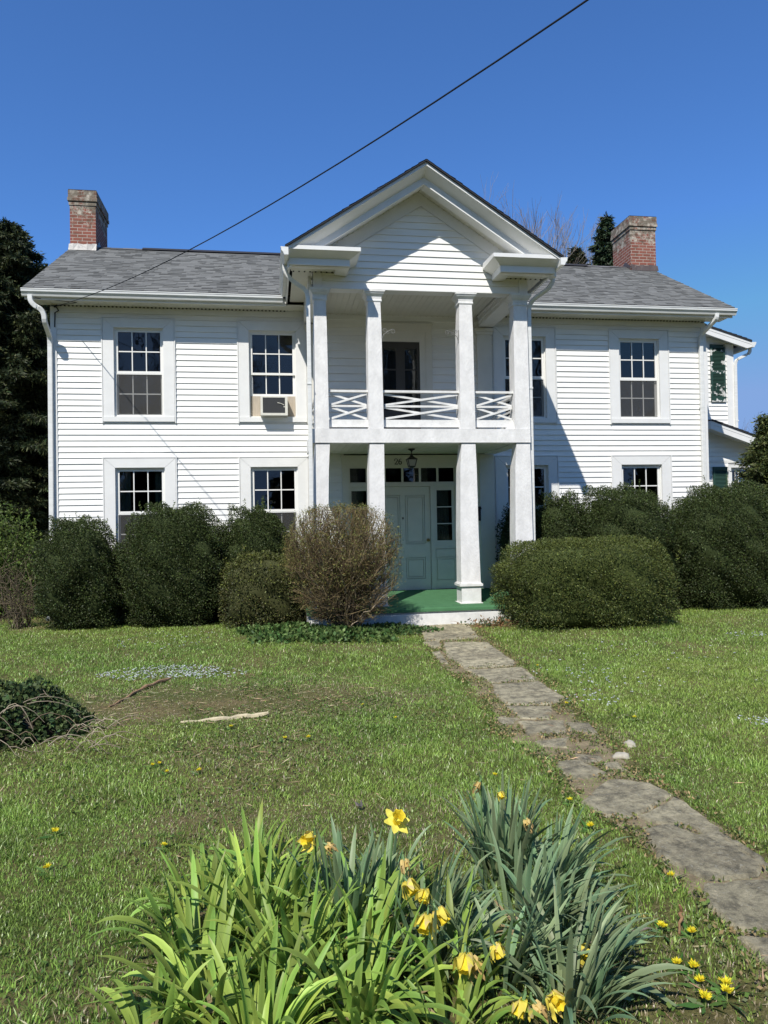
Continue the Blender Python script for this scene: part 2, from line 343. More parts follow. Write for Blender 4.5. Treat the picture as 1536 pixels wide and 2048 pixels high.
_bm = MB(); _n = len(_px); _L, _Rr = [gnd(*p)[:2] for p in _px[:15]], [gnd(*p)[:2] for p in _px[15:]][::-1]
def _along(P, t):
    d = np.concatenate([[0], np.cumsum([np.linalg.norm(b - a) for a, b in zip(P, P[1:])])]); u = t * d[-1]; return np.array([np.interp(u, d, [p[0] for p in P]), np.interp(u, d, [p[1] for p in P])])
_rows = []
for t in np.linspace(0, 1, 150):
    a, b = _along(_L, t), _along(_Rr, t); a = a + np.array([rng.normal(0, .025), 0]); b = b + np.array([rng.normal(0, .025), 0]); _rows.append([a + (b - a) * k / 8 for k in range(9)])
for r0, r1 in zip(_rows, _rows[1:]):
    for k in range(8): _bm.face([(q[0], q[1], float(gz(q[0], q[1])) + (.007 if 0 < kk < 8 else -.004)) for q, kk in ((r0[k], k), (r0[k + 1], k + 1), (r1[k + 1], k + 1), (r1[k], k))][::-1])
tag(_bm.build('path_bed', m_bed), kind='structure')
tag(npmesh('driveway', [(-60, 6.2, .012), (-6.2, 6.2, .012), (-6.2, 6.75, .012), (-60, 6.75, .012)], np.array([[0, 1, 2, 3]]), mat=mat('pale_gravel', (.22, .21, .19), .95, .1, var=.3, vscale=6)), kind='structure')

# ================================================================== HOUSE
house = empty('house', (2.7, 0, 0)); tag(house, 'white clapboard house with a two storey columned portico, grey roof and two brick chimneys', 'house')
class HP:  # parts are built in world coordinates, the house Empty sits at x=2.7
    pass
def hbuild(mb, name, mt, parent=None, label=None, smooth=False):
    o = mb.build(name, mt, None, smooth)
    par = parent or house
    o.parent = par
    o.matrix_parent_inverse = Matrix.Translation((-2.7, 0, 0)) if par is house else Matrix.Identity(4)
    if label: o['label'] = label
    return o
XL, XR = -4.15, 9.60
CRS = .1143
WTRIM = [(-3.197, 1.352), (-.589, 1.352), (4.735, 1.352), (7.347, 1.352)]
ZT, ZB, ZL, ZLB = 5.909, 3.841, 3.149, 1.06
OPEN = []
for x0, wd in WTRIM:
    for zt, zb in ((ZT, ZB), (ZL, ZLB)): OPEN.append((x0 + .205, x0 + wd - .205, zb + .125, zt - .185))
DOOR_O = (1.50, 3.90, .36, 3.10); UP_O = (2.15, 3.30, 3.42, 5.80)

def courses(mb, x0, x1, z0, z1, ex, openings, fx, lip=.020, seams=True):
    """fx(x, depth, z) -> world point; depth is outward"""
    k = 0; z = z0
    while z < z1 - .005:
        zt = min(z + ex, z1); cuts = sorted((a, b) for a, b, c, d in openings if c < zt - .002 and d > z + .002 and a < x1 and b > x0)
        iv = []; x = x0
        for a, b in cuts:
            if a > x: iv.append((x, min(a, x1)))
            x = max(x, b)
        if x < x1: iv.append((x, x1))
        for a, b in iv:
            pieces = [a]
            if seams and b - a > 2.2:
                pieces.append(a + (b - a) * random.uniform(.2, .8))
            pieces.append(b)
            for i, (p, q) in enumerate(zip(pieces, pieces[1:])):
                e = lip + random.uniform(-.0015, .0015) + (.0012 if i else 0); m0 = z + random.uniform(-.0015, .0015)
                mb.face([fx(p, e, m0), fx(q, e, m0), fx(q, .002, zt), fx(p, .002, zt)])
                mb.face([fx(p, 0, m0), fx(q, 0, m0), fx(q, e, m0), fx(p, e, m0)])
                if i: mb.face([fx(p, 0, m0), fx(p, e, m0), fx(p, .002, zt), fx(p, 0, zt)])
        z += ex; k += 1

front = lambda x, d, z: (x, -d, z)
sd = MB()
courses(sd, XL + .09, .93, .30, 6.0, CRS, OPEN, front)
courses(sd, 4.50, XR - .09, .30, 6.0, CRS, OPEN, front)
# porch bay: wider dutch lap boards
courses(sd, .93, 4.50, .38, 3.22, .15, [DOOR_O], lambda x, d, z: (x, -d - .012, z), lip=.02, seams=False)
courses(sd, .93, 4.50, 3.45, 6.12, .158, [UP_O], lambda x, d, z: (x, -d - .012, z), lip=.036, seams=False)
hbuild(sd, 'siding', m_siding)
sd = MB()
courses(sd, 0, 6.0, .30, 6.25, CRS, [], lambda x, d, z: (XL - d, 6.0 - x, z), seams=False)
courses(sd, 0, 6.0, .30, 6.25, CRS, [], lambda x, d, z: (XR + d, x, z), seams=False)
courses(sd, 0, XR - XL, .30, 6.0, CRS, [], lambda x, d, z: (XR - x, 6.0 + d, z), seams=False)
for X, s in ((XL, -1), (XR, 1)):
    k = 0; z = 6.25
    while z < 8.3:
        t = (z - 6.27) / 2.12 * 3.2; a, b = max(0, t), min(6, 6 - t)
        if b > a: sd.face([(X + s * .014, a, z), (X + s * .014, b, z), (X, b - .1, z + CRS), (X, a + .1, z + CRS)][::s])
        z += CRS
hbuild(sd, 'siding', m_siding)
st = MB(); st.box(XL + .02, XR - .02, .02, 5.98, -.1, .30); hbuild(st, 'foundation', mat('foundation_stone', (.22, .21, .19), .9, .2, var=.3, vscale=8))
for X, s in ((XL, 1), (XR, -1)):
    c = MB(); c.box(min(X - s * .012, X + s * .10), max(X - s * .012, X + s * .10), -.030, .12, .22, 6.10); hbuild(c, 'corner_board', m_trim)
for a, b in ((XL + .10, .80), (4.72, XR - .10)):
    fr = MB(); fr.box(a, b, -.030, -.001, 6.0, 6.13)
    for k in range(1, 4):   # butt joints in the frieze covering
        xj = a + (b - a) * k / 4 + random.uniform(-.3, .3); fr.box(xj, xj + .5, -.0335, -.030, 6.002, 6.128)
    hbuild(fr, 'frieze_board', m_trim)

# --- interior rooms behind the glass
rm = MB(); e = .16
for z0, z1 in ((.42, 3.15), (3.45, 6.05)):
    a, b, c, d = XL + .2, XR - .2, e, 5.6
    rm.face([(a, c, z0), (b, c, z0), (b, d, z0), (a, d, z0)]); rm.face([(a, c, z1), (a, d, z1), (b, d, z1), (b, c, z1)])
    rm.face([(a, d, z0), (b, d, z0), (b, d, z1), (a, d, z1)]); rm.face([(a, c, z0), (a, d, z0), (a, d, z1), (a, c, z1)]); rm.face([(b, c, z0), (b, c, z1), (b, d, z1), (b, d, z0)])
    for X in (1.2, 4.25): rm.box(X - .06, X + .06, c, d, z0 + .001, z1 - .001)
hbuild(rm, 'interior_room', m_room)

# --- windows
def window(x0, x1, z0, z1, upper, ac=False, screen=True, seed=0, y=0.0, trimw=(.205, .185, .125)):
    sw, tw, bw = trimw
    t = MB(); ox0, ox1, oz0, oz1 = x0 - sw, x1 + sw, z0 - bw, z1 + tw; f0, f1 = y - .034, y - .001
    g = .0025
    t.prism([(ox0, f0, oz0 + bw + g), (x0, f0, z0 + g), (x0, f0, z1 - g), (ox0, f0, oz1 - g)], (0, .033, 0))
    t.prism([(x1, f0, z0 + g), (ox1, f0, oz0 + bw + g), (ox1, f0, oz1 - g), (x1, f0, z1 - g)], (0, .033, 0))
    t.prism([(x0 + g, f0, z1), (x1 - g, f0, z1), (ox1 - g, f0, oz1), (ox0 + g, f0, oz1)], (0, .033, 0))
    t.box(ox0, ox1, y - .05, y - .001, oz0 + .028, z0)
    t.box(ox0 - .008, ox1 + .008, y - .026, y - .001, oz0, oz0 + .022)
    for a, b, c, d in ((ox0 - .026, ox0 - .006, oz0, oz1 + .026), (ox1 + .006, ox1 + .026, oz0, oz1 + .026), (ox0 - .006, ox1 + .006, oz1 + .006, oz1 + .026)): t.box(a, b, y - .042, y - .001, c, d)
    # jambs of the deep opening
    t.box(x0 - .02, x0, y - .001, y + .135, z0, z1); t.box(x1, x1 + .02, y - .001, y + .135, z0, z1)
    t.box(x0 - .02, x1 + .02, y - .001, y + .135, z1, z1 + .02); t.box(x0 - .02, x1 + .02, y - .001, y + .135, z0 - .02, z0)
    win = hbuild(t, 'window', m_trim)
    zm = z0 + (z1 - z0) * .505
    def sash(za, zb, yy, mun=True, bot=.045, top=.04):
        s = MB(); fw_ = .046; a, b = x0 + .022, x1 - .022
        s.box(a, a + fw_, yy, yy + .032, za, zb); s.box(b - fw_, b, yy, yy + .032, za, zb)
        s.box(a + fw_, b - fw_, yy + .001, yy + .031, zb - top, zb); s.box(a + fw_, b - fw_, yy + .001, yy + .031, za, za + bot)
        ga, gb, gza, gzb = a + fw_, b - fw_, za + bot, zb - top
        for k in (1, 2): s.box(ga + (gb - ga) * k / 3 - .010, ga + (gb - ga) * k / 3 + .010, yy + .006, yy + .019, gza, gzb)
        zc = (gza + gzb) / 2
        for k in range(3):
            s.box(ga + (gb - ga) * k / 3 + .010, ga + (gb - ga) * (k + 1) / 3 - .010, yy + .007, yy + .018, zc - .011, zc + .011)
        if mun == 'lock':
            for k in (.28, .72): s.box(a + (b - a) * k - .03, a + (b - a) * k + .03, yy - .004, yy + .024, zb, zb + .018)
        hbuild(s, 'sash', m_frame, win)
        p = MB(); p.box(ga, gb, yy + .020, yy + .026, gza, gzb); hbuild(p, 'glass_pane', m_glass, win)
        return ga, gb, gza, gzb
    fm = MB()   # outer frame channel
    fm.box(x0 + .0005, x0 + .020, y + .02, y + .12, z0 + .001, z1 - .001); fm.box(x1 - .020, x1 - .0005, y + .02, y + .12, z0 + .001, z1 - .001)
    fm.box(x0 + .02, x1 - .02, y + .02, y + .12, z1 - .03, z1 - .001); fm.box(x0 + .02, x1 - .02, y + .02, y + .12, z0 + .001, z0 + .022)
    hbuild(fm, 'window_frame', m_frame, win)
    if not ac:
        sash(zm - .02, z1 - .03, y + .040, True)
        ga, gb, gza, gzb = sash(z0 + .022, zm + .02, y + .080, 'lock')
        # half screen in front of the lower sash
        sc = MB(); a, b = x0 + .022, x1 - .022; za, zb = z0 + .023, zm - .025
        sc.mi = 0
        for q in ((a, a + .018, za, zb), (b - .018, b, za, zb)): sc.box(q[0], q[1], y + .030, y + .040, q[2], q[3])
        sc.box(a + .018, b - .018, y + .030, y + .040, za, za + .018); sc.box(a + .018, b - .018, y + .030, y + .040, zb - .018, zb)
        sc.mi = 1; sc.face([(a + .018, y + .035, za + .018), (b - .018, y + .035, za + .018), (b - .018, y + .035, zb - .018), (a + .018, y + .035, zb - .018)])
        o = hbuild(sc, 'screen', [m_frame, m_screen], win)
    else:
        lift = .42
        sash(zm - .02, z1 - .03, y + .040, True)
        sash(z0 + .022 + lift, zm + .02 + lift, y + .080, True)
        for a, b in ((x0 + .022, -.17), (.375, x1 - .022)):
            pl = MB(); pl.box(a, b, y + .07, y + .085, z0 + .022, z0 + .022 + lift); hbuild(pl, 'filler_panel', m_plyw, win)
    return win
for i, (x0, wd) in enumerate(WTRIM):
    for j, (zt, zb) in enumerate(((ZT, ZB), (ZL, ZLB))):
        window(x0 + .205, x0 + wd - .205, zb + .125, zt - .185, j == 0, ac=(i == 1 and j == 0))
# a sheer curtain behind the lower left windows
def curtain(x0, x1, z0, z1, y, parent, n=26, amp=.012):
    m = MB(); 
    for k in range(n):
        a, b = x0 + (x1 - x0) * k / n, x0 + (x1 - x0) * (k + 1) / n; ya, yb = y + amp * math.sin(k * 1.9), y + amp * math.sin((k + 1) * 1.9)
        m.face([(a, ya, z0), (b, yb, z0), (b, yb, z1), (a, ya, z1)])
    return hbuild(m, 'curtain', m_curtain, parent, smooth=True)
curtain(-2.98, -2.74, 1.2, 2.95, .22, None, 12)
curtain(-2.28, -2.06, 1.2, 2.95, .22, None, 12)

# --- main roof: courses of tabs with their own greys
def shingles(mb, P0, U, V, ulen, vlen, ex=.142, tab=.17, skip=None):
    """P0 eave corner, U along the eave, V up the slope (unit vectors)"""
    P0 = Vector(P0); U = Vector(U); V = Vector(V); N = U.cross(V).normalized()
    nrow = int(math.ceil(vlen / ex))
    for r in range(nrow):
        va, vb = r * ex, min((r + 1) * ex + .004, vlen); u = -random.random() * tab; 
        while u < ulen:
            wd = tab * random.uniform(.6, 1.6); a, b = max(0, u), min(ulen, u + wd); u += wd
            if b - a < .01: continue
            c = P0 + U * ((a + b) / 2) + V * va
            if skip and skip(c): continue
            h = random.choice((.006, .014)) ; g = .165 * (random.choice((.76, .95, 1.0, 1.05, 1.1)) if random.random() < .8 else random.uniform(.62, 1.15)); mb.cur = (g * .98, g, g * .96)
            A = [P0 + U * a + V * va + N * h, P0 + U * b + V * va + N * h, P0 + U * b + V * vb + N * .002, P0 + U * a + V * vb + N * .002]
            mb.face(A); mb.face([P0 + U * a + V * va - N * .004, P0 + U * b + V * va - N * .004, A[1], A[0]])
    mb.cur = None
RY0, RZ0, RY1, RZ1 = -.55, 6.30, 3.0, 8.39
slope = Vector((0, RY1 - RY0, RZ1 - RZ0)); vl = slope.length; slope.normalize()
RXL, RXR = -4.50, 9.98
rf = MB()
shingles(rf, (RXL, RY0, RZ0), (1, 0, 0), slope, RXR - RXL, vl)
rf.cur = (.13, .13, .135)
rf.face([(RXR, 6.6, RZ0), (RXL, 6.6, RZ0), (RXL, RY1, RZ1), (RXR, RY1, RZ1)])
for k in range(50):  # ridge caps
    a = RXL + (RXR - RXL) * k / 50; g = .135 * random.uniform(.6, 1.2); rf.cur = (g, g, g * 1.03); h = .012 if k % 2 else .016
    b = a + (RXR - RXL) / 50 + .01
    rf.face([(a, 2.86, RZ1 - .075 + h), (b, 2.86, RZ1 - .075 + h), (b, 3.0, RZ1 + h + .004), (a, 3.0, RZ1 + h + .004)]); rf.face([(a, 3.0, RZ1 + h + .004), (b, 3.0, RZ1 + h + .004), (b, 3.14, RZ1 - .075 + h), (a, 3.14, RZ1 - .075 + h)])
roof = hbuild(rf, 'roof', m_shingle)
rv = MB()  # raised ridge vent strip along the middle
rv.prism([(-2.9, 2.84, RZ1 - .055), (-2.9, 3.0, RZ1 + .045), (-2.9, 3.16, RZ1 - .055), (-2.9, 3.0, RZ1 + .005)], (11.1, 0, 0))
hbuild(rv, 'ridge_vent', m_edge)
de = MB()
de.prism([(RXL + .001, RY0 + .02, RZ0 - .045), (RXL + .001, RY0 - .004, RZ0 - .02), (RXL + .001, RY0 - .004, RZ0 - .005), (RXL + .001, RY1 - .01, RZ1 - .02), (RXL + .001, RY1 - .01, RZ1 - .06)], (RXR - RXL - .002, 0, 0))
hbuild(de, 'roof_deck', m_edge)
# soffit, fascia, rake boards
sf = MB()
def soffit_strips(mb, x0, x1, y0, y1, z, wd=.125, along='x', z1=None, gap=.006):
    """boards between y0..y1, laid side by side along x, with dark grooves between"""
    z1 = z if z1 is None else z1
    n = max(1, int(round((x1 - x0) / wd))); w_ = (x1 - x0) / n
    for k in range(n):
        a, b = x0 + k * w_ + gap / 2, x0 + (k + 1) * w_ - gap / 2
        if along == 'x': P = [(a, y0, z), (a, y1, z1), (b, y1, z1), (b, y0, z)]
        else: P = [(y0, a, z), (y0, b, z), (y1, b, z1), (y1, a, z1)]
        mb.face(P)
        for (p, q) in ((P[0], P[1]), (P[3], P[2])): mb.face([p, q, (q[0], q[1], q[2] + .012), (p[0], p[1], p[2] + .012)])
    P = [(x0, y0, z + .012), (x0, y1, z1 + .012), (x1, y1, z1 + .012), (x1, y0, z + .012)] if along == 'x' else [(y0, x0, z + .012), (y0, x1, z + .012), (y1, x1, z1 + .012), (y1, x0, z1 + .012)]
    mb.face(P)
for a, b in ((RXL + .03, .78), (4.71, RXR - .03)): soffit_strips(sf, a, b, -.45, -.03, 6.13)
for k in range(60):
    for a, b in ((XL + .1, .4), (5.0, XR - .1)):
        x = a + (b - a) * k / 60; sf.mi = 1; sf.box(x, x + .03, -.060, -.031, 6.112, 6.1295)
hbuild(sf, 'soffit', [m_soffit, m_edge])
for a, b in ((RXL + .01, .36), (5.04, RXR - .01)):
    fa = MB(); fa.box(a, b, -.475, -.45, 6.10, 6.25); hbuild(fa, 'fascia', m_trim)
for X in (RXL + .005, RXR - .03):
    rk = MB(); rk.prism([(X, -.45, 6.11), (X, RY1, RZ1 - .26), (X, RY1, RZ1 - .07), (X, -.47, 6.26)], (.025, 0, 0))
    rk.prism([(X, 6.5, 6.11), (X, RY1, RZ1 - .26), (X, RY1, RZ1 - .07), (X, 6.52, 6.26)], (.025, 0, 0))
    hbuild(rk, 'rake_board', m_trim)

def gutter(a, b, zt, depth=.125, out=(0, -1), drop=None):
    """K-style gutter from a to b (xy), back edge on the line, out = outward direction"""
    a = np.array([*a, zt]); b = np.array([*b, zt if drop is None else drop]); o = np.array([*out, 0.0])
    pr = [(0, 0), (0, -.125), (.07, -.125), (.085, -.085), (.115, -.05), (.118, -.012), (depth, -.010), (depth, .006), (depth - .014, .006), (depth - .014, -.004), (.105, -.012), (.105, -.045), (.075, -.08), (.064, -.117), (.008, -.117), (.008, 0)]
    r = [[p + o * d + np.array([0, 0, z]) for d, z in pr] for p in (a, b)]
    m = MB(); m.loft(r, cap=False)
    for p in (a, b): m.face([p + o * d + np.array([0, 0, z]) for d, z in pr[:9]])
    return hbuild(m, 'gutter', m_gutter)
gutter((RXL - .02, -.478), (.30, -.478), 6.270); gutter((5.10, -.478), (RXR + .03, -.478), 6.270)

def downspout(pts, wd=.075, d=.055):
    m = MB(); pts = [Vector(p) for p in pts]
    # round the corners a little
    out = [pts[0]]
    for i in range(1, len(pts) - 1):
        a, b, c = pts[i - 1], pts[i], pts[i + 1]; t = min(.08, (b - a).length * .4, (c - b).length * .4)
        p0 = b + (a - b).normalized() * t; p1 = b + (c - b).normalized() * t
        out += [p0, (p0 + p1) / 2 * .6 + b * .4, p1]
    out.append(pts[-1])
    rings = []
    for i, p in enumerate(out):
        dd = (out[min(i + 1, len(out) - 1)] - out[max(i - 1, 0)]).normalized(); u = Vector((1, 0, 0)); u = (u - dd * u.dot(dd)).normalized() if abs(dd.x) < .85 else (Vector((0, 0, 1)) - dd * dd.z).normalized()
        v = dd.cross(u)
        rings.append([p + u * sx * wd / 2 + v * sy * d / 2 for sx, sy in ((-.8, -1), (.8, -1), (1, -.8), (1, .8), (.8, 1), (-.8, 1), (-1, .8), (-1, -.8))])
    m.loft(rings)
    for z in (1.2, 4.2):   # straps
        x, y, _ = pts[-2]
        if pts[-2].z > z > pts[-1].z: m.box(x - wd / 2 - .004, x + wd / 2 + .004, y - d / 2 - .004, y + d / 2 + .03, z, z + .03)
    return hbuild(m, 'downspout', m_gutter)
downspout([(-4.37, -.535, 6.16), (-4.37, -.535, 6.06), (-4.30, -.52, 5.965), (-4.20, -.50, 5.92), (-4.145, -.48, 5.83), (-4.14, -.46, 5.68), (-4.15, -.11, 5.50), (-4.155, -.075, 5.36), (-4.165, -.075, .16), (-4.21, -.22, .07)], .085, .07)
downspout([(9.56, -.535, 6.16), (9.55, -.535, 6.05), (9.47, -.12, 5.84), (9.46, -.075, 5.68), (9.46, -.075, .12)], .085, .07)

# --- chimneys
def chimney(x0, x1, y0, y1, zt, fl, lab):
    m = MB(); zb = 6.6
    m.box(x0, x1, y0, y1, zb, zt - .34); e = .018
    m.box(x0 - e, x1 + e, y0 - e, y1 + e, zt - .34, zt - .27); m.box(x0 - .004, x1 + .004, y0 - .004, y1 + .004, zt - .27, zt - .25)
    e = .042; m.box(x0 - e, x1 + e, y0 - e, y1 + e, zt - .25, zt - .17)
    e = .030; m.box(x0 - e, x1 + e, y0 - e, y1 + e, zt - .17, zt)
    c = hbuild(m, 'chimney', m_brick, None, lab)
    t = MB(); e = .024; t.box(x0 - e, x1 + e, y0 - e, y1 + e, zt, zt + .018); t.box(x0 + .15, x1 - .15, y0 + .15, y1 - .15, zt + .018, zt + .02); hbuild(t, 'chimney_cap', m_edge, c)
    f = MB(); e = .02
    def rz(y): return RZ0 + (y - RY0) * (RZ1 - RZ0) / (RY1 - RY0) if y < RY1 else RZ1 - (y - RY1) * .583
    za = rz(y0)
    xs_ = [x0 - e + (x1 - x0 + 2 * e) * k / 6 for k in range(7)]
    for a, b in zip(xs_, xs_[1:]):
        f.face([(a, y0 - .09, rz(y0 - .09) + .018), (b, y0 - .09, rz(y0 - .09) + .018), (b, y0 - e - random.uniform(0, .02), za + .13 + random.uniform(-.02, .03)), (a, y0 - e - random.uniform(0, .02), za + .13 + random.uniform(-.02, .03))])
    for X, s in ((x0 - e, -1), (x1 + e, 1)):
        yv = [y0 - e, (y0 + RY1) / 2, RY1, (RY1 + y1) / 2, y1]
        for a, b in zip(yv, yv[1:]): f.face([(X, a, rz(a) - .02), (X, b, rz(b) - .02), (X, b, rz(b) + .12 + random.uniform(-.02, .03)), (X, a, rz(a) + .12 + random.uniform(-.02, .03))])
    hbuild(f, 'flashing', fl, c)
chimney(-4.47, -3.90, 2.72, 3.95, 9.60, m_flash, 'brick chimney with pale grey flashing and whitewashed top')
chimney(9.32, 10.02, 2.72, 3.70, 9.62, m_flashb, 'darker brick chimney with brown metal flashing')

# ================================================================== PORTICO
PY = -2.2; CX = 2.70
COLX = [(.797, 1.024, .733, .985), (1.745, 1.991, 1.718, 1.988), (3.405, 3.660, 3.352, 3.685), (4.425, 4.690, 4.378, 4.70)]
FLZ = .36
pf = MB(); pf.prism([(.60, -2.50, .02), (.60, -2.50, .30), (.60, -.02, .375), (.60, -.02, .02)], (4.28, 0, 0)); hbuild(pf, 'porch_base', m_paint)
ps = MB(); ps.box(1.5, 3.95, -2.62, -2.502, -.05, .205); ps.box(3.60, 3.62, -2.625, -2.62, .0, .2); hbuild(ps, 'porch_step', m_paint, label='low white painted step with peeling front')
pc = MB(); pc.prism([(.58, -2.56, .285), (.58, -2.565, .245), (.58, -2.54, .235), (.58, -2.525, .27), (.58, -.02, .378), (.58, -.02, .392), (.58, -2.54, .312)], (4.32, 0, 0)); hbuild(pc, 'porch_floor', m_carpet, label='green carpeted porch floor')
def col_ring(cx, hw, y0, y1, z): return [(cx - hw, y0, z), (cx + hw, y0, z), (cx + hw, y1, z), (cx - hw, y1, z)]
for i, (a, b, c, d) in enumerate(COLX):
    ct, cb = (a + b) / 2, (c + d) / 2; ht, hb = (b - a) / 2, (d - c) / 2; hm = .118
    m = MB(); nv = []
    # lower shaft, flared below its neck; upper shaft; slightly uneven plaster
    def shaft(levels):
        rings = []
        for z, h, cx, y0, y1 in levels: rings.append(col_ring(cx, h, y0, y1, z))
        m.loft(rings)
    x31 = (b + a) / 2
    shaft([(.66, hb + .012, cb + .008, -2.235, -1.90), (1.6, hb, cb, -2.225, -1.90), (2.72, (hb + .128) / 2 + .004, (cb + ct) / 2, -2.22, -1.92), (3.19, .128, ct + .004, -2.215, -1.98)])
    shaft([(3.452, ht + .010, ct, -2.22, -1.93), (4.4, ht + .004, ct, -2.215, -1.93), (5.2, ht, ct, -2.21, -1.93), (5.74, ht - .012, ct, -2.21, -1.98)])
    cl = hbuild(m, 'column', m_stucco)
    k = MB(); e = .02
    rb = [(.63, hb + .03), (.66, hb + .045), (.69, hb + .045), (.70, hb + .02)]
    k.box(cb - hb - .012 + .008, cb + hb + .02, -2.245, -1.89, .335, .63); k.box(cb - hb - .04, cb + hb + .05, -2.275, -1.87, .63, .672); k.box(cb - hb - .02, cb + hb + .03, -2.255, -1.88, .672, .69)
    k.box(cb - hb - .035, cb + hb + .045, -2.27, -1.87, .30, .335)
    hbuild(k, 'column_base', m_paint, cl)
    q = MB(); h = ht
    q.loft([col_ring(ct, h + o, -2.21 - o, -1.97 + o, z) for z, o in ((5.70, .002), (5.715, .012), (5.735, .012), (5.75, .004), (5.80, .010), (5.84, .045), (5.865, .055), (5.872, .065), (5.915, .065))])
    hbuild(q, 'capital', m_paint, cl)
# pilasters on the wall
for a, b in ((.76, 1.08), (4.335, 4.675)):
    m = MB(); m.box(a + .015, b - .015, -.09, -.014, .38, 3.19); m.box(a + .015, b - .015, -.09, -.014, 3.452, 5.72)
    m.box(a - .01, b + .01, -.11, -.014, 5.72, 5.78); m.box(a - .03, b + .03, -.13, -.014, 5.78, 5.85)
    m.box(a, b, -.10, -.014, .38, .62)
    hbuild(m, 'pilaster', m_porch)
# balcony: front and side beams, floor, lower ceiling
bm = MB(); bm.box(.742, 4.694, -2.235, -1.98, 3.20, 3.448); bm.box(.742, .98, -1.98, -.092, 3.20, 3.446); bm.box(4.45, 4.694, -1.98, -.092, 3.20, 3.446)
bm.box(.742, 4.694, -2.2375, -2.235, 3.205, 3.215)
hbuild(bm, 'balcony_beam', m_stucco)
bf = MB(); soffit_strips(bf, .98, 4.45, -1.98, -.02, 3.214, .135); bf.box(.98, 4.45, -1.98, -.015, 3.23, 3.43); hbuild(bf, 'porch_ceiling', m_soffit)
bt = MB(); bt.box(.97, 4.46, -1.985, -.015, 3.43, 3.4475); hbuild(bt, 'balcony_floor', mat('grey_deck', (.24, .24, .23), .8, .2, var=.2, vscale=6))
def railing(a, b, dirx=True):
    """two stacked rows of crossed bars between posts; a,b: positions along x (or y)"""
    m = MB(); P = (lambda t, d, z: (t, -2.09 + d, z)) if dirx else (lambda t, d, z: (d, t, z))
    def bar(t0, z0, t1, z1, w_, h_, off=0): m.bar(P(t0, off, z0), P(t1, off, z1), w_, h_)
    zb0, zb1, zm, zt = 3.495, 3.625, 3.868, 4.145
    bar(a, (zb0 + zb1) / 2, b, (zb0 + zb1) / 2, .045, zb1 - zb0); bar(a - .005, zt - .015, b + .005, zt - .015, .085, .04); bar(a + .03, zm, b - .03, zm, .028, .036)
    bar(a + .012, zb1, a + .012, zt - .035, .034, .024) if dirx else None
    for o, (s0, s1) in ((-.008, (0, 1)), (.012, (1, 0))):
        ta, tb = a + .03, b - .03
        bar(ta, (zm + .02, zt - .06)[s0], tb, (zm + .02, zt - .06)[s1], .020, .036, o); bar(ta, (zb1 + .02, zm - .02)[s0], tb, (zb1 + .02, zm - .02)[s1], .020, .036, o)
    bar(b - .012, zb1, b - .012, zt - .035, .034, .024)
    return hbuild(m, 'railing', m_paint)
railing(1.045, 1.745); railing(2.01, 3.41); railing(3.70, 4.425)
def railing_side(x):
    m = MB(); a, b = -1.93, -.11
    def bar(t0, z0, t1, z1, w_, h_, o=0): m.bar((x + o, t0, z0), (x + o, t1, z1), w_, h_)
    zb0, zb1, zm, zt = 3.495, 3.625, 3.868, 4.145
    bar(a, 3.56, b, 3.56, .045, .13); bar(a, zt - .015, b, zt - .015, .085, .04); bar(a, zm, b, zm, .028, .036)
    for o, f in ((-.008, 1), (.012, -1)):
        for z0, z1 in ((zm + .02, zt - .06), (zb1 + .02, zm - .02)):
            bar(a, z0 if f > 0 else z1, b, z1 if f > 0 else z0, .020, .036, o)
    return hbuild(m, 'railing', m_paint)
railing_side(.87); railing_side(4.565)
bk = MB(); bk.box(4.27, 4.42, -2.16, -2.0, 3.449, 3.51); hbuild(bk, 'loose_block', m_paint)
# entablature side beams and upper ceiling
eb = MB(); eb.box(4.37, 4.70, -1.97, -.14, 5.875, 6.22); eb.box(.72, 1.05, -1.97, -.14, 5.875, 6.22)
for X in (4.355, 1.05): eb.box(X, X + .015, -1.97, -.14, 5.95, 5.985)
for X in (4.340, 1.05): eb.box(X, X + .03, -1.97, -.14, 6.04, 6.09)
eb.box(1.05, 4.37, -2.195, -1.97, 5.918, 6.2)
hbuild(eb, 'porch_beam', m_trim)
uc = MB(); soffit_strips(uc, 1.08, 4.34, -1.97, -.015, 6.10, .118)
for k in range(28): x = 1.1 + k * .118; uc.box(x + .05, x + .065, -.036, -.03, 6.085, 6.099)
hbuild(uc, 'balcony_ceiling', m_soffit)
# pediment wall
AX, AZ, EZ, XA, XB = 2.70, 7.90, 6.368, .345, 5.062
SL = (AZ - EZ) / (AX - XA)
pd = MB()
zz = 5.93; ex = .122
while zz < 7.45:
    zt_ = min(zz + ex, 7.45)
    def half(z): return min(1.80, max(0.0, (7.455 - z) / .655))
    cxp = 2.745
    a0, a1 = half(zz), half(zt_)
    lo0, lo1 = cxp - a0, cxp + a0; hi0, hi1 = cxp - a1, cxp + a1
    e_ = .021
    pd.face([(lo0, PY - e_, zz), (lo1, PY - e_, zz), (hi1, PY - .002, zt_), (hi0, PY - .002, zt_)]); pd.face([(lo0, PY, zz), (lo1, PY, zz), (lo1, PY - e_, zz), (lo0, PY - e_, zz)])
    zz += ex
pd.face([(.80, PY + .003, 5.92), (4.68, PY + .003, 5.92), (4.68, PY + .003, 6.6), (AX, PY + .003, 7.80), (.80, PY + .003, 6.6)])
hbuild(pd, 'pediment', m_siding)
cb_ = MB()
cb_.box(.792, .955, PY - .032, PY + .02, 5.925, 6.28); cb_.box(4.535, 4.695, PY - .032, PY + .02, 5.925, 6.28)
cb_.box(.955, 4.535, PY - .026, PY - .001, 5.912, 5.932)
hbuild(cb_, 'corner_board', m_trim)
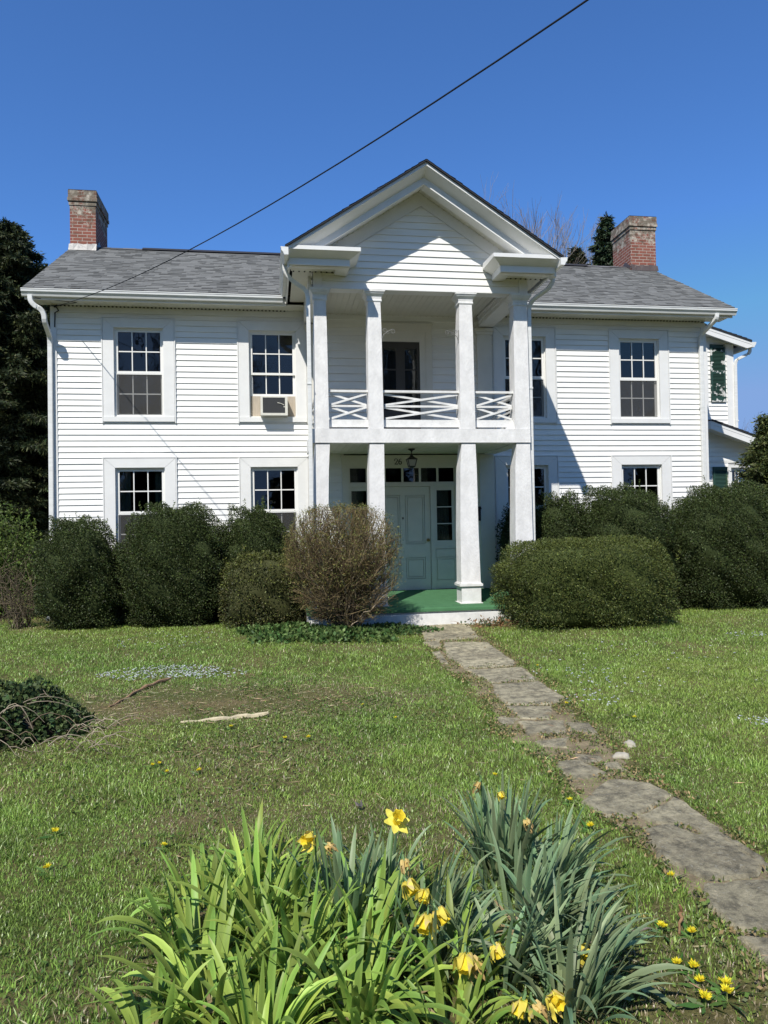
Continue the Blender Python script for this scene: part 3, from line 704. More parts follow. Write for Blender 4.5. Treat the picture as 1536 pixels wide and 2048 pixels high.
# frieze boards along the rakes + thin edge strip
rb_ = MB(); d1 = .28
for s in (-1, 1):
    xe = AX + s * 1.92
    p = lambda t, dz: (AX + .045 * (1 - t) + (xe - AX) * t, PY - .022, AZ - .18 - SL * abs((xe - AX) * t) + dz)
    rb_.prism([p(0, 0), p(1, 0), p(1, -.26), p(0, -.26)], (0, .018, 0)); 
    q = lambda t, dz: (AX + .045 * (1 - t) + (xe - AX) * t, PY - .034, AZ - .18 - SL * abs((xe - AX) * t) + dz)
    rb_.prism([q(0, -.245), q(1, -.245), q(1, -.275), q(0, -.275)], (0, .011, 0))
hbuild(rb_, 'pediment_frieze', m_trim)
# raking cornice (profile swept along each slope) : (y, dz)
PROF = [(-2.915, 0), (-2.915, -.055), (-2.895, -.062), (-2.72, -.155), (-2.70, -.162), (-2.70, -.285), (-2.66, -.288), (-2.40, -.24), (-2.40, 0)]
for s, xe in ((-1, XA), (1, XB)):
    m = MB(); m.loft([[(x, y, z + dz) for y, dz in PROF] for x, z in ((AX, AZ), (xe, EZ))]); hbuild(m, 'raking_cornice', m_trim)
    sfm = MB()
    # soffit boards behind the cornice, running down the slope
    n = 22
    for k in range(n):
        t0, t1 = k / n + .002, (k + 1) / n - .002
        f_ = lambda t, y: (AX + (xe - AX) * t * .86, y, AZ - .205 - SL * abs((xe - AX) * t * .86) - .16 * max(0, -y - 2.22))
        sfm.face([f_(t0, -2.67), f_(t1, -2.67), f_(t1, PY - .02), f_(t0, PY - .02)])
        fx_ = f_(t1, 0); sfm.box(fx_[0] - .012, fx_[0] + .012, PY - .05, PY - .024, fx_[2] - .02, fx_[2] + .002)
    g_ = lambda t, y: (AX + (xe - AX) * t, y, AZ - .193 - SL * abs((xe - AX) * t) - .16 * max(0, -y - 2.22)); sfm.face([g_(0, -2.66), g_(.9, -2.66), g_(.9, PY - .01), g_(0, PY - .01)])
    hbuild(sfm, 'soffit', m_soffit)
# roof of the portico
pr_ = MB()
for s, xe in ((-1, XA - .04), (1, XB + .04)):
    ez = AZ + .03 - SL * abs(xe - AX)
    Vv = Vector((AX - xe, 0, AZ + .03 - ez)); L_ = Vv.length; Vv.normalize()
    if s < 0: shingles(pr_, (xe, 2.9, ez), (0, -1, 0), Vv, 5.86, L_, skip=None)
    else: shingles(pr_, (xe, -2.96, ez), (0, 1, 0), Vv, 5.9, L_)
hbuild(pr_, 'portico_roof', m_shingle)
pe = MB()
for s, xe in ((-1, XA - .045), (1, XB + .045)):
    ez = AZ - SL * abs(xe - AX)
    n = 14
    for k in range(n):   # stepped shingle ends along the verge
        x0, x1 = AX + (xe - AX) * k / n, AX + (xe - AX) * (k + 1) / n; z0, z1 = AZ - SL * abs(x0 - AX), AZ - SL * abs(x1 - AX); b = random.uniform(0, .006)
        pe.prism([(x0, -2.955 + b, z0 + .002), (x1, -2.955 + b, z1 + .002), (x1, -2.955 + b, z1 + .026 + b), (x0, -2.955 + b, z0 + .026 + b)], (0, 5.7, 0))
hbuild(pe, 'roof_edge', m_edge)
# horizontal returns at both ends and side eaves
def ret(xo, xi, sgn, lab):
    """xo outer end, xi inner end (front wall side)"""
    m = MB(); zt = 6.40
    prof = [(0, 0), (0, -.065), (.015, -.070), (.155, -.150), (.17, -.155), (.17, -.265), (.22, -.268), (.40, -.250)]
    # sweep along: from outer end, along x to the inner end, then mitred back to the wall
    def ring(k):
        out = []
        for d, dz in prof:
            y = -2.90 + d
            if k == 0: out.append((xo, y, zt + dz))
            elif k == 1: out.append((xi - sgn * d, y, zt + dz))
            else: out.append((xi - sgn * d, PY - .02, zt + dz))
        return out
    rs = [ring(0), ring(1), ring(2)]
    m.loft(rs, cap=False)
    for r_ in rs[:1]: m.face(r_ + [(xo, -2.45, zt - .25), (xo, -2.45, zt)])
    # sloping cover on top and plain top
    m.face([(xo, -2.90, zt), (xi, -2.90, zt), (xi, PY - .02, zt + .045), (xo, PY - .02, zt + .045)])
    m.face([(xi, -2.90, zt), (xi, PY - .02, zt), (xi, PY - .02, zt + .045)])
    o = hbuild(m, 'eave_return', m_trim, None, lab)
    s_ = MB(); a, b = sorted((xo + sgn * .04, xi - sgn * .19)); soffit_strips(s_, a, b, -2.70, PY - .033, zt - .275, .125, z1=zt - .205)
    for k in range(10):
        x = a + (b - a) * (k + .5) / 10; s_.mi = 1; s_.box(x - .012, x + .012, PY - .06, PY - .034, zt - .222, zt - .204)
    hbuild(s_, 'soffit', [m_soffit, m_edge], o)
ret(.37, 1.56, 1, None); ret(5.03, 3.86, -1, None)
for X0, X1, s in ((.44, .775, 1), (4.96, 4.715, -1)):
    m = MB(); a, b = sorted((X0, X1)); soffit_strips(m, -2.40, -.45, a, b, 6.19, .115, along='y', z1=6.19); hbuild(m, 'soffit', m_soffit)
    xo = .36 if s > 0 else 5.04
    f_ = MB(); f_.prism([(xo, -2.58, 6.16), (xo + s * .03, -2.58, 6.16), (xo + s * .03, -2.58, 6.34), (xo, -2.58, 6.34)], (0, 2.3, 0)); hbuild(f_, 'fascia', m_trim)
    sw_ = MB(); xw = .79 if s > 0 else 4.70
    courses(sw_, -2.19, .0, 5.93, 6.19, .122, [], (lambda x, d, z: (.79 - d, -x - 2.19, z)) if s > 0 else (lambda x, d, z: (4.70 + d, x, z)), seams=False); hbuild(sw_, 'siding', m_siding)
gutter((.355, -.70), (.355, -2.97), 6.335, out=(-1, 0)); gutter((5.045, -2.97), (5.045, -.70), 6.335, out=(1, 0))
downspout([(.30, -2.45, 6.22), (.30, -2.45, 6.12), (.40, -2.42, 5.98), (.66, -2.33, 5.84), (.70, -2.31, 5.72), (.70, -2.29, .45)], .07, .055)
downspout([(5.10, -2.45, 6.22), (5.10, -2.45, 6.08), (5.03, -2.40, 5.97), (4.80, -2.2, 5.82), (4.755, -2.12, 5.70), (4.755, -2.10, .45)], .07, .055)

# ================================================================== DOORS
ds = MB()
ds.box(1.455, 1.60, -.045, .03, .38, 3.19); ds.box(3.83, 3.955, -.045, .03, .38, 3.19); ds.box(1.60, 3.83, -.042, .03, 2.975, 3.19)
ds.box(1.455, 3.955, -.052, -.046, 3.165, 3.185)
ds.box(1.60, 3.83, -.040, .05, 2.54, 2.60)          # transom bar
for a, b in ((2.035, 2.125), (3.295, 3.385)): ds.box(a, b, -.038, .05, .385, 2.54)
ds.box(1.60, 3.83, -.030, .05, 2.945, 2.975)
hbuild(ds, 'door_surround', m_porch)
tr = MB(); tx0, tx1 = 1.60, 3.83
tr.box(tx0, tx1, -.012, .03, 2.60, 2.632); tr.box(tx0, tx1, -.012, .03, 2.922, 2.945)
nb = 6
for k in range(nb + 1):
    x = tx0 + (tx1 - tx0) * k / nb; tr.box(max(tx0, x - .022), min(tx1, x + .022), -.010, .028, 2.632, 2.922)
trn = hbuild(tr, 'transom', m_porch)
g = MB(); g.box(tx0 + .02, tx1 - .02, .010, .016, 2.632, 2.922); hbuild(g, 'glass_pane', m_glass, trn)
dr = MB(); dx0, dx1 = 2.13, 3.29; yd = .02
W_ = dx1 - dx0; sW = .125; px = [(dx0 + .115, CX + .01 - .055), (CX + .01 + .055, dx1 - .115)]
rows = [(.62, 1.06), (1.34, 2.36)]
dr.box(dx0 + .001, dx0 + .115, yd - .02, yd + .03, .392, 2.535); dr.box(dx1 - .115, dx1 - .001, yd - .02, yd + .03, .392, 2.535); dr.box(px[0][1], px[1][0], yd - .02, yd + .03, .392, 2.535)
for za, zb in ((.392, rows[0][0]), (rows[0][1], rows[1][0]), (rows[1][1], 2.535)):
    for a, b in px: dr.box(a, b, yd - .02, yd + .03, za, zb)
G_ = .009
for za, zb in rows:
    for a, b in px:
        a, b, za_, zb_ = a + G_, b - G_, za + G_, zb - G_
        dr.box(a - G_, b + G_, yd + .024, yd + .03, za, zb)
        dr.box(a + .04, b - .04, yd - .004, yd + .0235, za_ + .04, zb_ - .04)                                  # raised field
        for q in ((a, a + .030), (b - .030, b)): dr.box(q[0], q[1], yd - .014, yd + .0235, za_, zb_)
        for q in ((za_, za_ + .030), (zb_ - .030, zb_)): dr.box(a + .030, b - .030, yd - .0135, yd + .0235, q[0], q[1])
door = hbuild(dr, 'door', m_porch, None, 'white four panel front door')
kn = MB(); kz = 1.42; kx = dx1 - .055
kn.tube([(kx, yd - .02, kz), (kx, yd - .03, kz), (kx, yd - .032, kz), (kx, yd - .06, kz), (kx, yd - .068, kz), (kx, yd - .085, kz), (kx, yd - .092, kz)], [.034, .034, .012, .012, .028, .030, .016], 12); hbuild(kn, 'door_knob', m_brass, door, smooth=True)
kk = MB(); kk.box(CX - .002, CX + .022, yd - .034, yd - .0205, 1.86, 1.90); hbuild(kk, 'door_bell', m_dark, door)
for a, b in ((1.60, 2.035), (3.385, 3.83)):
    s_ = MB(); s_.box(a, a + .045, -.01, .03, 1.30, 2.54); s_.box(b - .075, b, -.01, .03, 1.30, 2.54)
    ga, gb = a + .045, b - .075
    s_.box(ga, gb, -.009, .029, 2.455, 2.54); s_.box(ga, gb, -.009, .029, 1.30, 1.405)
    for k in (1, 2): z = 1.405 + (2.455 - 1.405) * k / 3; s_.box(ga, gb, -.004, .02, z - .010, z + .010)
    # panel below
    s_.box(a, b, .008, .03, .385, 1.30); s_.box(a, b, -.012, .008, 1.235, 1.30); s_.box(a, b, -.012, .008, 1.02, 1.05); s_.box(a, b, -.012, .008, .40, .58)
    s_.box(a, a + .03, -.011, .008, .58, 1.02); s_.box(b - .03, b, -.011, .008, .58, 1.02); s_.box(a + .042, b - .042, -.006, .008, .592, 1.008); s_.box(a + .01, b - .01, -.010, .008, 1.062, 1.222)
    sl_ = hbuild(s_, 'sidelight', m_porch)
    g = MB(); g.box(ga, gb, .008, .014, 1.405, 2.455); hbuild(g, 'glass_pane', m_glass, sl_)
    curtain(ga - .02, gb - .05, 1.35, 2.5, .07, sl_, 22, .008)
# house number, drawn as thin raised numerals
def stroke(mb, pts, widths, y, t=.008):
    pts = [Vector((p[0], 0, p[1])) for p in pts]
    L = []; Rr = []
    for i, p in enumerate(pts):
        d = (pts[min(i + 1, len(pts) - 1)] - pts[max(i - 1, 0)]).normalized(); n_ = Vector((-d.z, 0, d.x)) * widths[i] / 2
        L.append(p + n_); Rr.append(p - n_)
    for i in range(len(pts) - 1):
        mb.prism([(q.x, y, q.z) for q in (L[i], L[i + 1], Rr[i + 1], Rr[i])], (0, t, 0))
hn = MB(); s = .118; ox, oz = 2.545, 2.995
def P2(l): return [(ox + a * s, oz + b * s) for a, b in l]
arc = [(.30 + .27 * math.cos(t), .74 + .25 * math.sin(t)) for t in np.linspace(2.9, -.35, 12)]
stroke(hn, P2([(.06, .66), (.05, .76)] + arc + [(.45, .5), (.28, .28), (.06, .06)]), [.016, .02] + list(np.interp(range(12), [0, 6, 11], [.013, .009, .019])) + [.017, .011, .009], -.051)
stroke(hn, P2([(.03, .055), (.30, .075), (.56, .05), (.60, .22)]), [.010, .017, .019, .006], -.0513)
ox += .082
stroke(hn, P2([(.54, .90), (.42, .97), (.28, .90), (.13, .68), (.09, .42), (.15, .16)]), [.012, .008, .012, .018, .020, .015], -.051)
stroke(hn, P2([(.33 + .235 * math.cos(t), .31 + .28 * math.sin(t)) for t in np.linspace(0, 2 * math.pi, 20)]), list(.013 + .006 * np.abs(np.cos(np.linspace(0, 2 * math.pi, 20)))), -.0513)
hbuild(hn, 'house_number', m_dark)
# balcony door
bd = MB(); bd.box(2.06, 2.19, -.06, .03, 3.45, 5.75); bd.box(3.25, 3.385, -.06, .03, 3.45, 5.75); bd.box(2.06, 3.385, -.06, .03, 5.75, 5.90); bd.box(2.03, 3.41, -.068, .03, 5.90, 5.93)
bd.box(2.19, 2.31, -.048, .03, 3.45, 5.55); bd.box(3.125, 3.25, -.048, .03, 3.45, 5.55); bd.box(2.19, 3.25, -.048, .03, 5.55, 5.75)
for z in (3.7, 4.6, 5.35): bd.box(3.245, 3.262, -.072, -.06, z, z + .08)
hbuild(bd, 'balcony_door_surround', m_porch)
b2 = MB(); y0 = -.005; b2.box(2.311, 3.124, y0 + .012, y0 + .03, 3.45, 5.549)
for a, b in ((2.311, 2.36), (2.62, 2.81), (3.07, 3.124)): b2.box(a, b, y0 - .012, y0 + .012, 3.45, 5.549)
for a, b in ((2.36, 2.62), (2.81, 3.07)):
    for z0_, z1_ in ((3.45, 4.12), (5.42, 5.549)): b2.box(a, b, y0 - .012, y0 + .012, z0_, z1_)
    for z in (4.53, 4.97): b2.box(a, b, y0 - .010, y0 + .012, z - .014, z + .014)
bdo = hbuild(b2, 'balcony_door', m_bdoor)
for a, b in ((2.36, 2.62), (2.81, 3.07)):
    g = MB(); g.box(a, b, y0 - .002, y0 + .003, 4.12, 5.42); hbuild(g, 'glass_pane', m_glass, bdo)
# scrolled iron brackets under the ceiling
m_scroll = mat('shaded_iron_scroll', (.20, .20, .19), .6, .3)  # white scrolls, with the porch shade put into this grey
def scroll(x, z, s):
    m = MB(); y = -2.19
    def spiral(cx, cz, r, t0, t1, n=16): return [(cx + s * r * (1 - .75 * k / n) * math.cos(t0 + (t1 - t0) * k / n), y, cz + r * (1 - .75 * k / n) * math.sin(t0 + (t1 - t0) * k / n)) for k in range(n + 1)]
    m.tube([(x, y, z - .16), (x + s * .03, y, z - .08), (x + s * .10, y, z - .02), (x + s * .20, y, z + .03)], .006, 5)
    m.tube(spiral(x + s * .20, z - .015, .045, 1.6, -5.2), .005, 5); m.tube(spiral(x + s * .055, z + .0, .05, -1.2, 6), .005, 5); m.tube(spiral(x + s * .12, z - .035, .03, 2.4, 8.0), .004, 5)
    m.tube([(x, y, z + .04), (x, y, z - .2)], .007, 5)
    hbuild(m, 'scroll_bracket', m_scroll)
scroll(1.995, 5.20, 1); scroll(3.395, 5.20, -1)

# ================================================================== RIGHT WING
WY = 2.0
wg = MB()
courses(wg, 9.62, 11.56, 3.9, 6.35, CRS, [], lambda x, d, z: (x, WY - d, z), seams=False)
courses(wg, 9.62, 12.9, .3, 3.2, CRS, [(11.42, 12.15, 1.6, 3.05)], lambda x, d, z: (x, WY - d - .02, z), seams=False)
for k in range(8):
    z_ = 3.2 - .0999 + .1143 * (k + 1) - .0144; courses(wg, 9.62, min(12.85, 10.72 + (4.17 - .16 - z_) / .335), z_, z_ + CRS, CRS, [], lambda x, d, z: (x, WY - d - .02, z), seams=False)
courses(wg, 0, 4, .3, 6.1, CRS, [], lambda x, d, z: (11.62 + d, WY + x, z), seams=False)
hbuild(wg, 'siding', m_siding)
c = MB(); c.box(11.45, 11.64, WY - .03, WY + .1, 4.0, 6.15); c.box(10.86, 10.93, WY - .03, WY, 4.1, 6.5); hbuild(c, 'corner_board', m_trim)
def shed(x0, z0, x1, z1, yf, depth, fz):
    r = MB(); dz = z1 - z0; V_ = Vector((x0 - x1, 0, z0 - z1)); L_ = V_.length; V_.normalize()
    shingles(r, (x1, yf - .03, z1 + .02), (0, 1, 0), V_, depth, L_)
    o = hbuild(r, 'wing_roof', m_shingle)
    e_ = MB(); e_.prism([(x0, yf - .025, z0 - .02), (x1 + .01, yf - .025, z1 - .02), (x1 + .01, yf - .025, z1 + .016), (x0, yf - .025, z0 + .016)], (0, depth, 0)); hbuild(e_, 'roof_edge', m_edge, o)
    f_ = MB(); f_.prism([(x0, yf, z0 - .02), (x0, yf, z0 - fz), (x1 - .12, yf, z1 - fz + .02), (x1, yf, z1 - fz * .75), (x1, yf, z1 - .02)], (0, .03, 0)); f_.box(x1 - .03, x1, yf + .03, yf + depth - .1, z1 - fz * .75, z1 - .03)
    f_.prism([(x0, yf - .006, z0 - .02), (x0, yf - .006, z0 - .10), (x1 + .005, yf - .006, z1 - .085), (x1 + .005, yf - .006, z1 - .02)], (0, .006, 0))
    hbuild(f_, 'rake_board', m_trim, o)
    s_ = MB(); s_.face([(x0, yf + .03, z0 - fz + .03), (x0, WY - .02, z0 - fz + .03), (x1 - .04, WY - .02, z1 - fz * .8 + .02), (x1 - .04, yf + .03, z1 - fz * .8 + .02)]); hbuild(s_, 'soffit', m_soffit, o)
shed(10.2, 6.72, 11.99, 6.19, WY - .25, 3.5, .20)
shed(10.72, 4.17, 12.9, 3.44, WY - .45, 3.5, .22)
q = MB(); q.prism([(10.72, WY - .45, 4.15), (10.72, WY - .45, 3.95), (10.60, WY - .02, 3.95), (10.60, WY - .02, 4.15)], (-.02, -.004, 0)); hbuild(q, 'rake_board', m_trim)
gutter((11.99, WY + 2.5), (11.99, WY - .27), 6.16, out=(1, 0))
downspout([(12.05, WY - .1, 6.05), (12.05, WY - .1, 5.93), (11.9, WY - .08, 5.85), (11.70, WY - .06, 5.76), (11.67, WY - .05, 5.66), (11.66, WY - .05, 4.0)], .07, .06)
def shutter(x0, x1, z0, z1, y, mt, lab, arch=False):
    m = MB(); f_ = .05
    m.box(x0, x0 + f_, y - .035, y, z0, z1); m.box(x1 - f_, x1, y - .035, y, z0, z1); zm_ = (z0 + z1) / 2 - .02
    m.box(x0 + f_, x1 - f_, y - .034, y, z0, z0 + .13); m.box(x0 + f_, x1 - f_, y - .034, y, z1 - .09, z1); m.box(x0 + f_, x1 - f_, y - .034, y, zm_, zm_ + .07)
    m.box(x0 + f_, x1 - f_, y - .006, y, z0 + .13, z1 - .09)
    for za, zb in ((z0 + .13, zm_), (zm_ + .07, z1 - .09)):
        z = za + .02
        while z < zb - .01:
            m.face([(x0 + f_, y - .032, z - .014), (x1 - f_, y - .032, z - .014), (x1 - f_, y - .010, z + .016), (x0 + f_, y - .010, z + .016)])
            m.face([(x0 + f_, y - .032, z - .014), (x0 + f_, y - .012, z - .018), (x1 - f_, y - .012, z - .018), (x1 - f_, y - .032, z - .014)]); z += .034
    if arch:
        m.prism([(x0 + f_ + t * (x1 - x0 - 2 * f_), y - .036, z1 - .09 - (.02 if i in (0, 6) else -.025 * math.sin(math.pi * t))) for i, t in enumerate(np.linspace(0, 1, 7))] + [(x1 - f_, y - .036, z1 - .06), (x0 + f_, y - .036, z1 - .06)][::1], (0, .002, 0))
    hbuild(m, 'shutter', mt, None, lab)
shutter(11.0, 11.40, 4.69, 6.14, WY - .016, m_shut, 'dark green louvred shutter with peeling paint')
shutter(10.98, 11.37, 1.7, 3.05, WY - .036, m_shut2, 'green shutter beside the low wing window', True)
window(11.42 + .06, 12.15, 1.65, 3.03, False, y=WY - .02, trimw=(.05, .07, .06))

# ================================================================== THINGS ON THE HOUSE
acu = empty('air_conditioner', (.1, -.2, ZB + .13)); tag(acu, 'boxy window air conditioner with dark grille in the upper window', 'air conditioner')
def tbuild(mb, name, mt, parent, smooth=False, label=None):
    o = mb.build(name, mt, None, smooth); o.parent = parent; o.matrix_parent_inverse = Matrix.Translation(-Vector(parent.location)); 
    if label: o['label'] = label
    return o
x0, x1, z0, z1 = -.165, .37, ZB + .135, ZB + .515; yf = -.24; ca = MB()
ca.box(x0, x1, yf + .012, .30, z0, z1)
ca.box(x0, x0 + .045, yf, yf + .012, z0 + .0, z1); ca.box(x1 - .05, x1, yf, yf + .012, z0, z1); ca.box(x0 + .045, x1 - .05, yf, yf + .012, z0, z0 + .045); ca.box(x0 + .045, x1 - .05, yf, yf + .012, z1 - .025, z1)
for k in range(7): ca.box(x0 + .01 + k * .075, x0 + .05 + k * .075, yf + .05, yf + .2, z1, z1 + .003)
tbuild(ca, 'casing', m_ac, acu)
gr = MB(); gr.box(x0 + .045, x1 - .05, yf + .007, yf + .0115, z0 + .045, z1 - .025)
for k in range(16):
    z = z0 + .05 + k * .019; gr.box(x0 + .046, x1 - .051, yf + .003, yf + .007, z, z + .008)
tbuild(gr, 'grille', m_grille, acu)
tw = MB(); tw.tube([(.17, yf - .004, z0 + .25), (.24, yf - .006, z0 + .235), (.30, yf - .005, z0 + .205)], [.008, .006, .008], 5); tw.box(.29, .315, yf - .01, yf + .003, z0 + .16, z0 + .18); tbuild(tw, 'drain_clip', m_ac, acu)

lan = empty('porch_lantern', (2.705, -1.1, 3.21)); tag(lan, 'black carriage lantern hanging under the porch ceiling', 'lantern')
lx, ly = 2.705, -1.1
m = MB(); m.tube([(lx, ly, 3.208), (lx, ly, 3.19), (lx, ly, 3.175), (lx, ly, 3.15)], [.07, .065, .03, .012], 12); m.tube([(lx, ly, 3.15), (lx, ly, 3.10)], .010, 8); m.tube([(lx, ly, 3.10), (lx, ly, 3.085), (lx, ly, 3.07)], [.012, .03, .03], 10); tbuild(m, 'ceiling_mount', m_dark, lan)
m = MB(); q4 = lambda h, z: [(lx - h, ly - h, z), (lx + h, ly - h, z), (lx + h, ly + h, z), (lx - h, ly + h, z)]
m.loft([q4(.028, 3.07), q4(.045, 3.05), q4(.085, 3.02), q4(.098, 3.012), q4(.098, 3.0)]); m.loft([q4(.062, 2.86), q4(.062, 2.875), q4(.03, 2.84)][:2]); m.loft([q4(.02, 2.835), q4(.058, 2.86)])
for sx in (-1, 1):
    for sy in (-1, 1): m.bar((lx + sx * .057, ly + sy * .057, 2.87), (lx + sx * .088, ly + sy * .088, 3.004), .011, .011, up=(1, .3, 0))
tbuild(m, 'lantern_frame', m_dark, lan)
m = MB(); m.loft([q4(.052, 2.876), q4(.083, 2.999)]); tbuild(m, 'lantern_glass', mat('frosted_lantern_glass', (.30, .31, .31), .3, .5), lan)
m = MB(); m.box(4.29, 4.345, -.125, -.092, 1.80, 2.08); tag(m.build('mailbox', m_dark), 'black mailbox on the wall beside the porch door', 'mailbox')
mbx = bpy.data.objects['mailbox']; mb2 = MB(); mb2.prism([(4.28, -.16, 2.05), (4.28, -.092, 2.10), (4.28, -.092, 2.085), (4.28, -.155, 2.04)], (.075, 0, 0)); o = mb2.build('mailbox_lid', m_dark); o.parent = mbx

# utility cable from the wall to a pole behind the viewer
A = Vector((-4.05, -.06, 6.10)); B = Vector(atY(1175, 0, -10.5)); d = (B - A)
pts = []
for k in range(41):
    t = k / 40 * 2.2; p = A + d * t; p.z -= 1.08 * t * (1 - t); pts.append(p)
m = MB(); m.tube(pts, .0072, 6); tag(m.build('utility_cable', m_black), 'thin black service cable running from the wall corner up across the sky', 'cable')
m = MB(); m.tube([A, (-4.0, -.05, 6.02), (-4.07, -.04, 5.98), (-4.08, -.03, 5.7)], .012, 6); m.tube([(-4.08, -.03, 6.10), A], .02, 6); m.tube([A, (-3.6, -.3, 6.11), (-4.3, -.5, 6.12)], .006, 5); o = m.build('cable_bracket', m_black); o.parent = bpy.data.objects['utility_cable']

# ================================================================== VEGETATION
def leaves(P, N, l, w_, C, jitter=.9, droop=0.0):
    """diamond leaves at points P, pointing along N with jitter"""
    n = len(P); D = N * (1 - .5 * min(1, jitter)) + rng.normal(0, jitter, (n, 3)) * .85; D[:, 2] -= droop; D /= np.linalg.norm(D, axis=1, keepdims=True) + 1e-9
    U_ = np.cross(D, rng.normal(0, 1, (n, 3))); U_ /= np.linalg.norm(U_, axis=1, keepdims=True) + 1e-9
    l = np.broadcast_to(l, (n,))[:, None] * rng.uniform(.7, 1.3, (n, 1)); w_ = np.broadcast_to(w_, (n,))[:, None] * rng.uniform(.7, 1.3, (n, 1))
    nn = np.cross(D, U_)
    V = np.stack([P, P + D * l * .5 + U_ * w_ * .5 + nn * w_ * .12, P + D * l, P + D * l * .5 - U_ * w_ * .5 + nn * w_ * .12], 1).reshape(-1, 3)
    Q = np.arange(n * 4).reshape(n, 4)
    return V, Q, np.repeat(C, 4, 0)
def cat_(parts):
    V = []; Q = []; C = []; o = 0
    for v, q, c in parts: V.append(v); Q.append(q + o); C.append(c); o += len(v)
    return np.concatenate(V), np.concatenate(Q), np.concatenate(C)
def cols(base, n, hv=.25, tip=None, tfrac=0.0):
    k = rng.lognormal(0, hv, (n, 1)); c = np.array(base)[None] * k
    c[:, 0] *= rng.uniform(.8, 1.25, n)
    if tip is not None:
        s = rng.random(n) < tfrac; c[s] = np.array(tip)[None] * rng.lognormal(0, .2, (s.sum(), 1))
    return np.clip(c, 0, .9)
def lumps(d, lump, o):
    return lump * (.8 * np.sin(3.1 * d[:, 0] + 2.3 * d[:, 1] + o * 2) * np.sin(3.7 * d[:, 2] + o) + np.sin(5.2 * d[:, 0] + o + 2 * np.sin(4 * d[:, 2] + o)) * .6 + np.sin(7.3 * d[:, 1] + 1.7 * o + 3 * d[:, 0]) * .5 + np.sin(11 * d[:, 2] + 9 * d[:, 0] + o) * .45 + .35 * np.sin(19 * d[:, 0] + 17 * d[:, 2] + o))
def shell_points(n, rad, power=2.4, lump=.07, zmin=None, seed=0, thick=.16, flat_top=False):
    d = rng.normal(0, 1, (n, 3)); d /= np.linalg.norm(d, axis=1, keepdims=True)
    s = (np.abs(d) ** power).sum(1) ** (-1 / power); o = seed * 3.1
    lum = lumps(d, lump, o)
    rr = s * (1 + lum) * (1 - np.abs(rng.normal(0, thick, n)))
    P = d * rr[:, None] * np.array(rad)[None]
    N = d / np.array(rad)[None]; N /= np.linalg.norm(N, axis=1, keepdims=True)
    return P, N, lum
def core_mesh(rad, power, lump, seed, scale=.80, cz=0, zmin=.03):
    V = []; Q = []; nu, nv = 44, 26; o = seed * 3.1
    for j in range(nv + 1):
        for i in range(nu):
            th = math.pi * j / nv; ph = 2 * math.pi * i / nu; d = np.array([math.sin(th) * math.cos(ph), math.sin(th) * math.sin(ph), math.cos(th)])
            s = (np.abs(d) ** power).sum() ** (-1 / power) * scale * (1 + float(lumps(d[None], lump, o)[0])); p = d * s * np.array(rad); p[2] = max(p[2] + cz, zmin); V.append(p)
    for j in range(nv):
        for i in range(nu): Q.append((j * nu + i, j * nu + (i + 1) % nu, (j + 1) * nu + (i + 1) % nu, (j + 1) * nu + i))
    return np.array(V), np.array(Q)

def shrub(name, label, cat, loc, rad, h, n, l, w_, base, tip=None, tfrac=.1, group=None, power=2.4, lump=.07, seed=0, sprigs=18, mt=None, hv=.34, droop=0, part='foliage', thick=.16, jitter=.9, core=True):
    e = empty(name, (loc[0], loc[1], float(gz(loc[0], loc[1])))); tag(e, label, cat, group)
    rz_ = h * .56; cz = h - rz_
    r3 = (rad[0], rad[1], rz_)
    P, N, lum = shell_points(n, r3, power, lump, seed=seed, thick=thick); P[:, 2] += cz
    if core:   # hollows between the clumps of growth
        q = P * 7.5 + seed * 2.7; hole = np.sin(q[:, 0] + 1.3 * np.sin(q[:, 2] * .8)) + np.sin(q[:, 1] * 1.1 + q[:, 2]) + np.sin(q[:, 2] * 1.4 + .7 * q[:, 0]); k = (hole > -1.25) | (rng.random(n) < .18); P, N, lum = P[k], N[k], lum[k]
    k = P[:, 2] > .03; P, N, lum = P[k], N[k], lum[k]
    C = cols(base, len(P), hv, tip, tfrac)
    if tip is not None:   # tip colour mostly on the upper, outer shell; new growth on the yews
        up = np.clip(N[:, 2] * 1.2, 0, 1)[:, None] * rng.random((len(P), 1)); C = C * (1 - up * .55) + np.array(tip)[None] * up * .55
    parts = [leaves(P, N, l, w_, C, jitter, droop)]
    if sprigs:
        SP = []; SN = []
        for _ in range(sprigs):
            d = rng.normal(0, 1, 3); d[2] = abs(d[2]) + .5; d /= np.linalg.norm(d); s = (np.abs(d) ** power).sum() ** (-1 / power); b = d * s * np.array(r3) + np.array([0, 0, cz])
            g = d * .4 + np.array([0, 0, 1.0]); g /= np.linalg.norm(g); L = random.uniform(.03, .11) if random.random() < .8 else .2
            for t in np.linspace(-.03, L, int(L / .008) + 4): SP.append(b + g * t + rng.normal(0, .008, 3)); SN.append(g + rng.normal(0, .5, 3))
        SP = np.array(SP); SN = np.array(SN); parts.append(leaves(SP, SN, l, w_, cols(tip if tip is not None else base, len(SP), hv)))
    V, Q, C = cat_(parts)
    npmesh(part, V, Q, C=C, mat=mt or m_leaf, parent=e)
    if not core: return e
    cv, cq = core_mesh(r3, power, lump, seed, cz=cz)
    npmesh('branches_or_core', cv, cq, C=np.tile(np.array([base]) * .8, (len(cv), 1)), mat=m_twig, parent=e)  # solid core added inside the leaves to block light, a little darker than them
    return e
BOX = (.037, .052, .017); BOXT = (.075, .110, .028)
GB = 'evergreen shrubs along the house front'
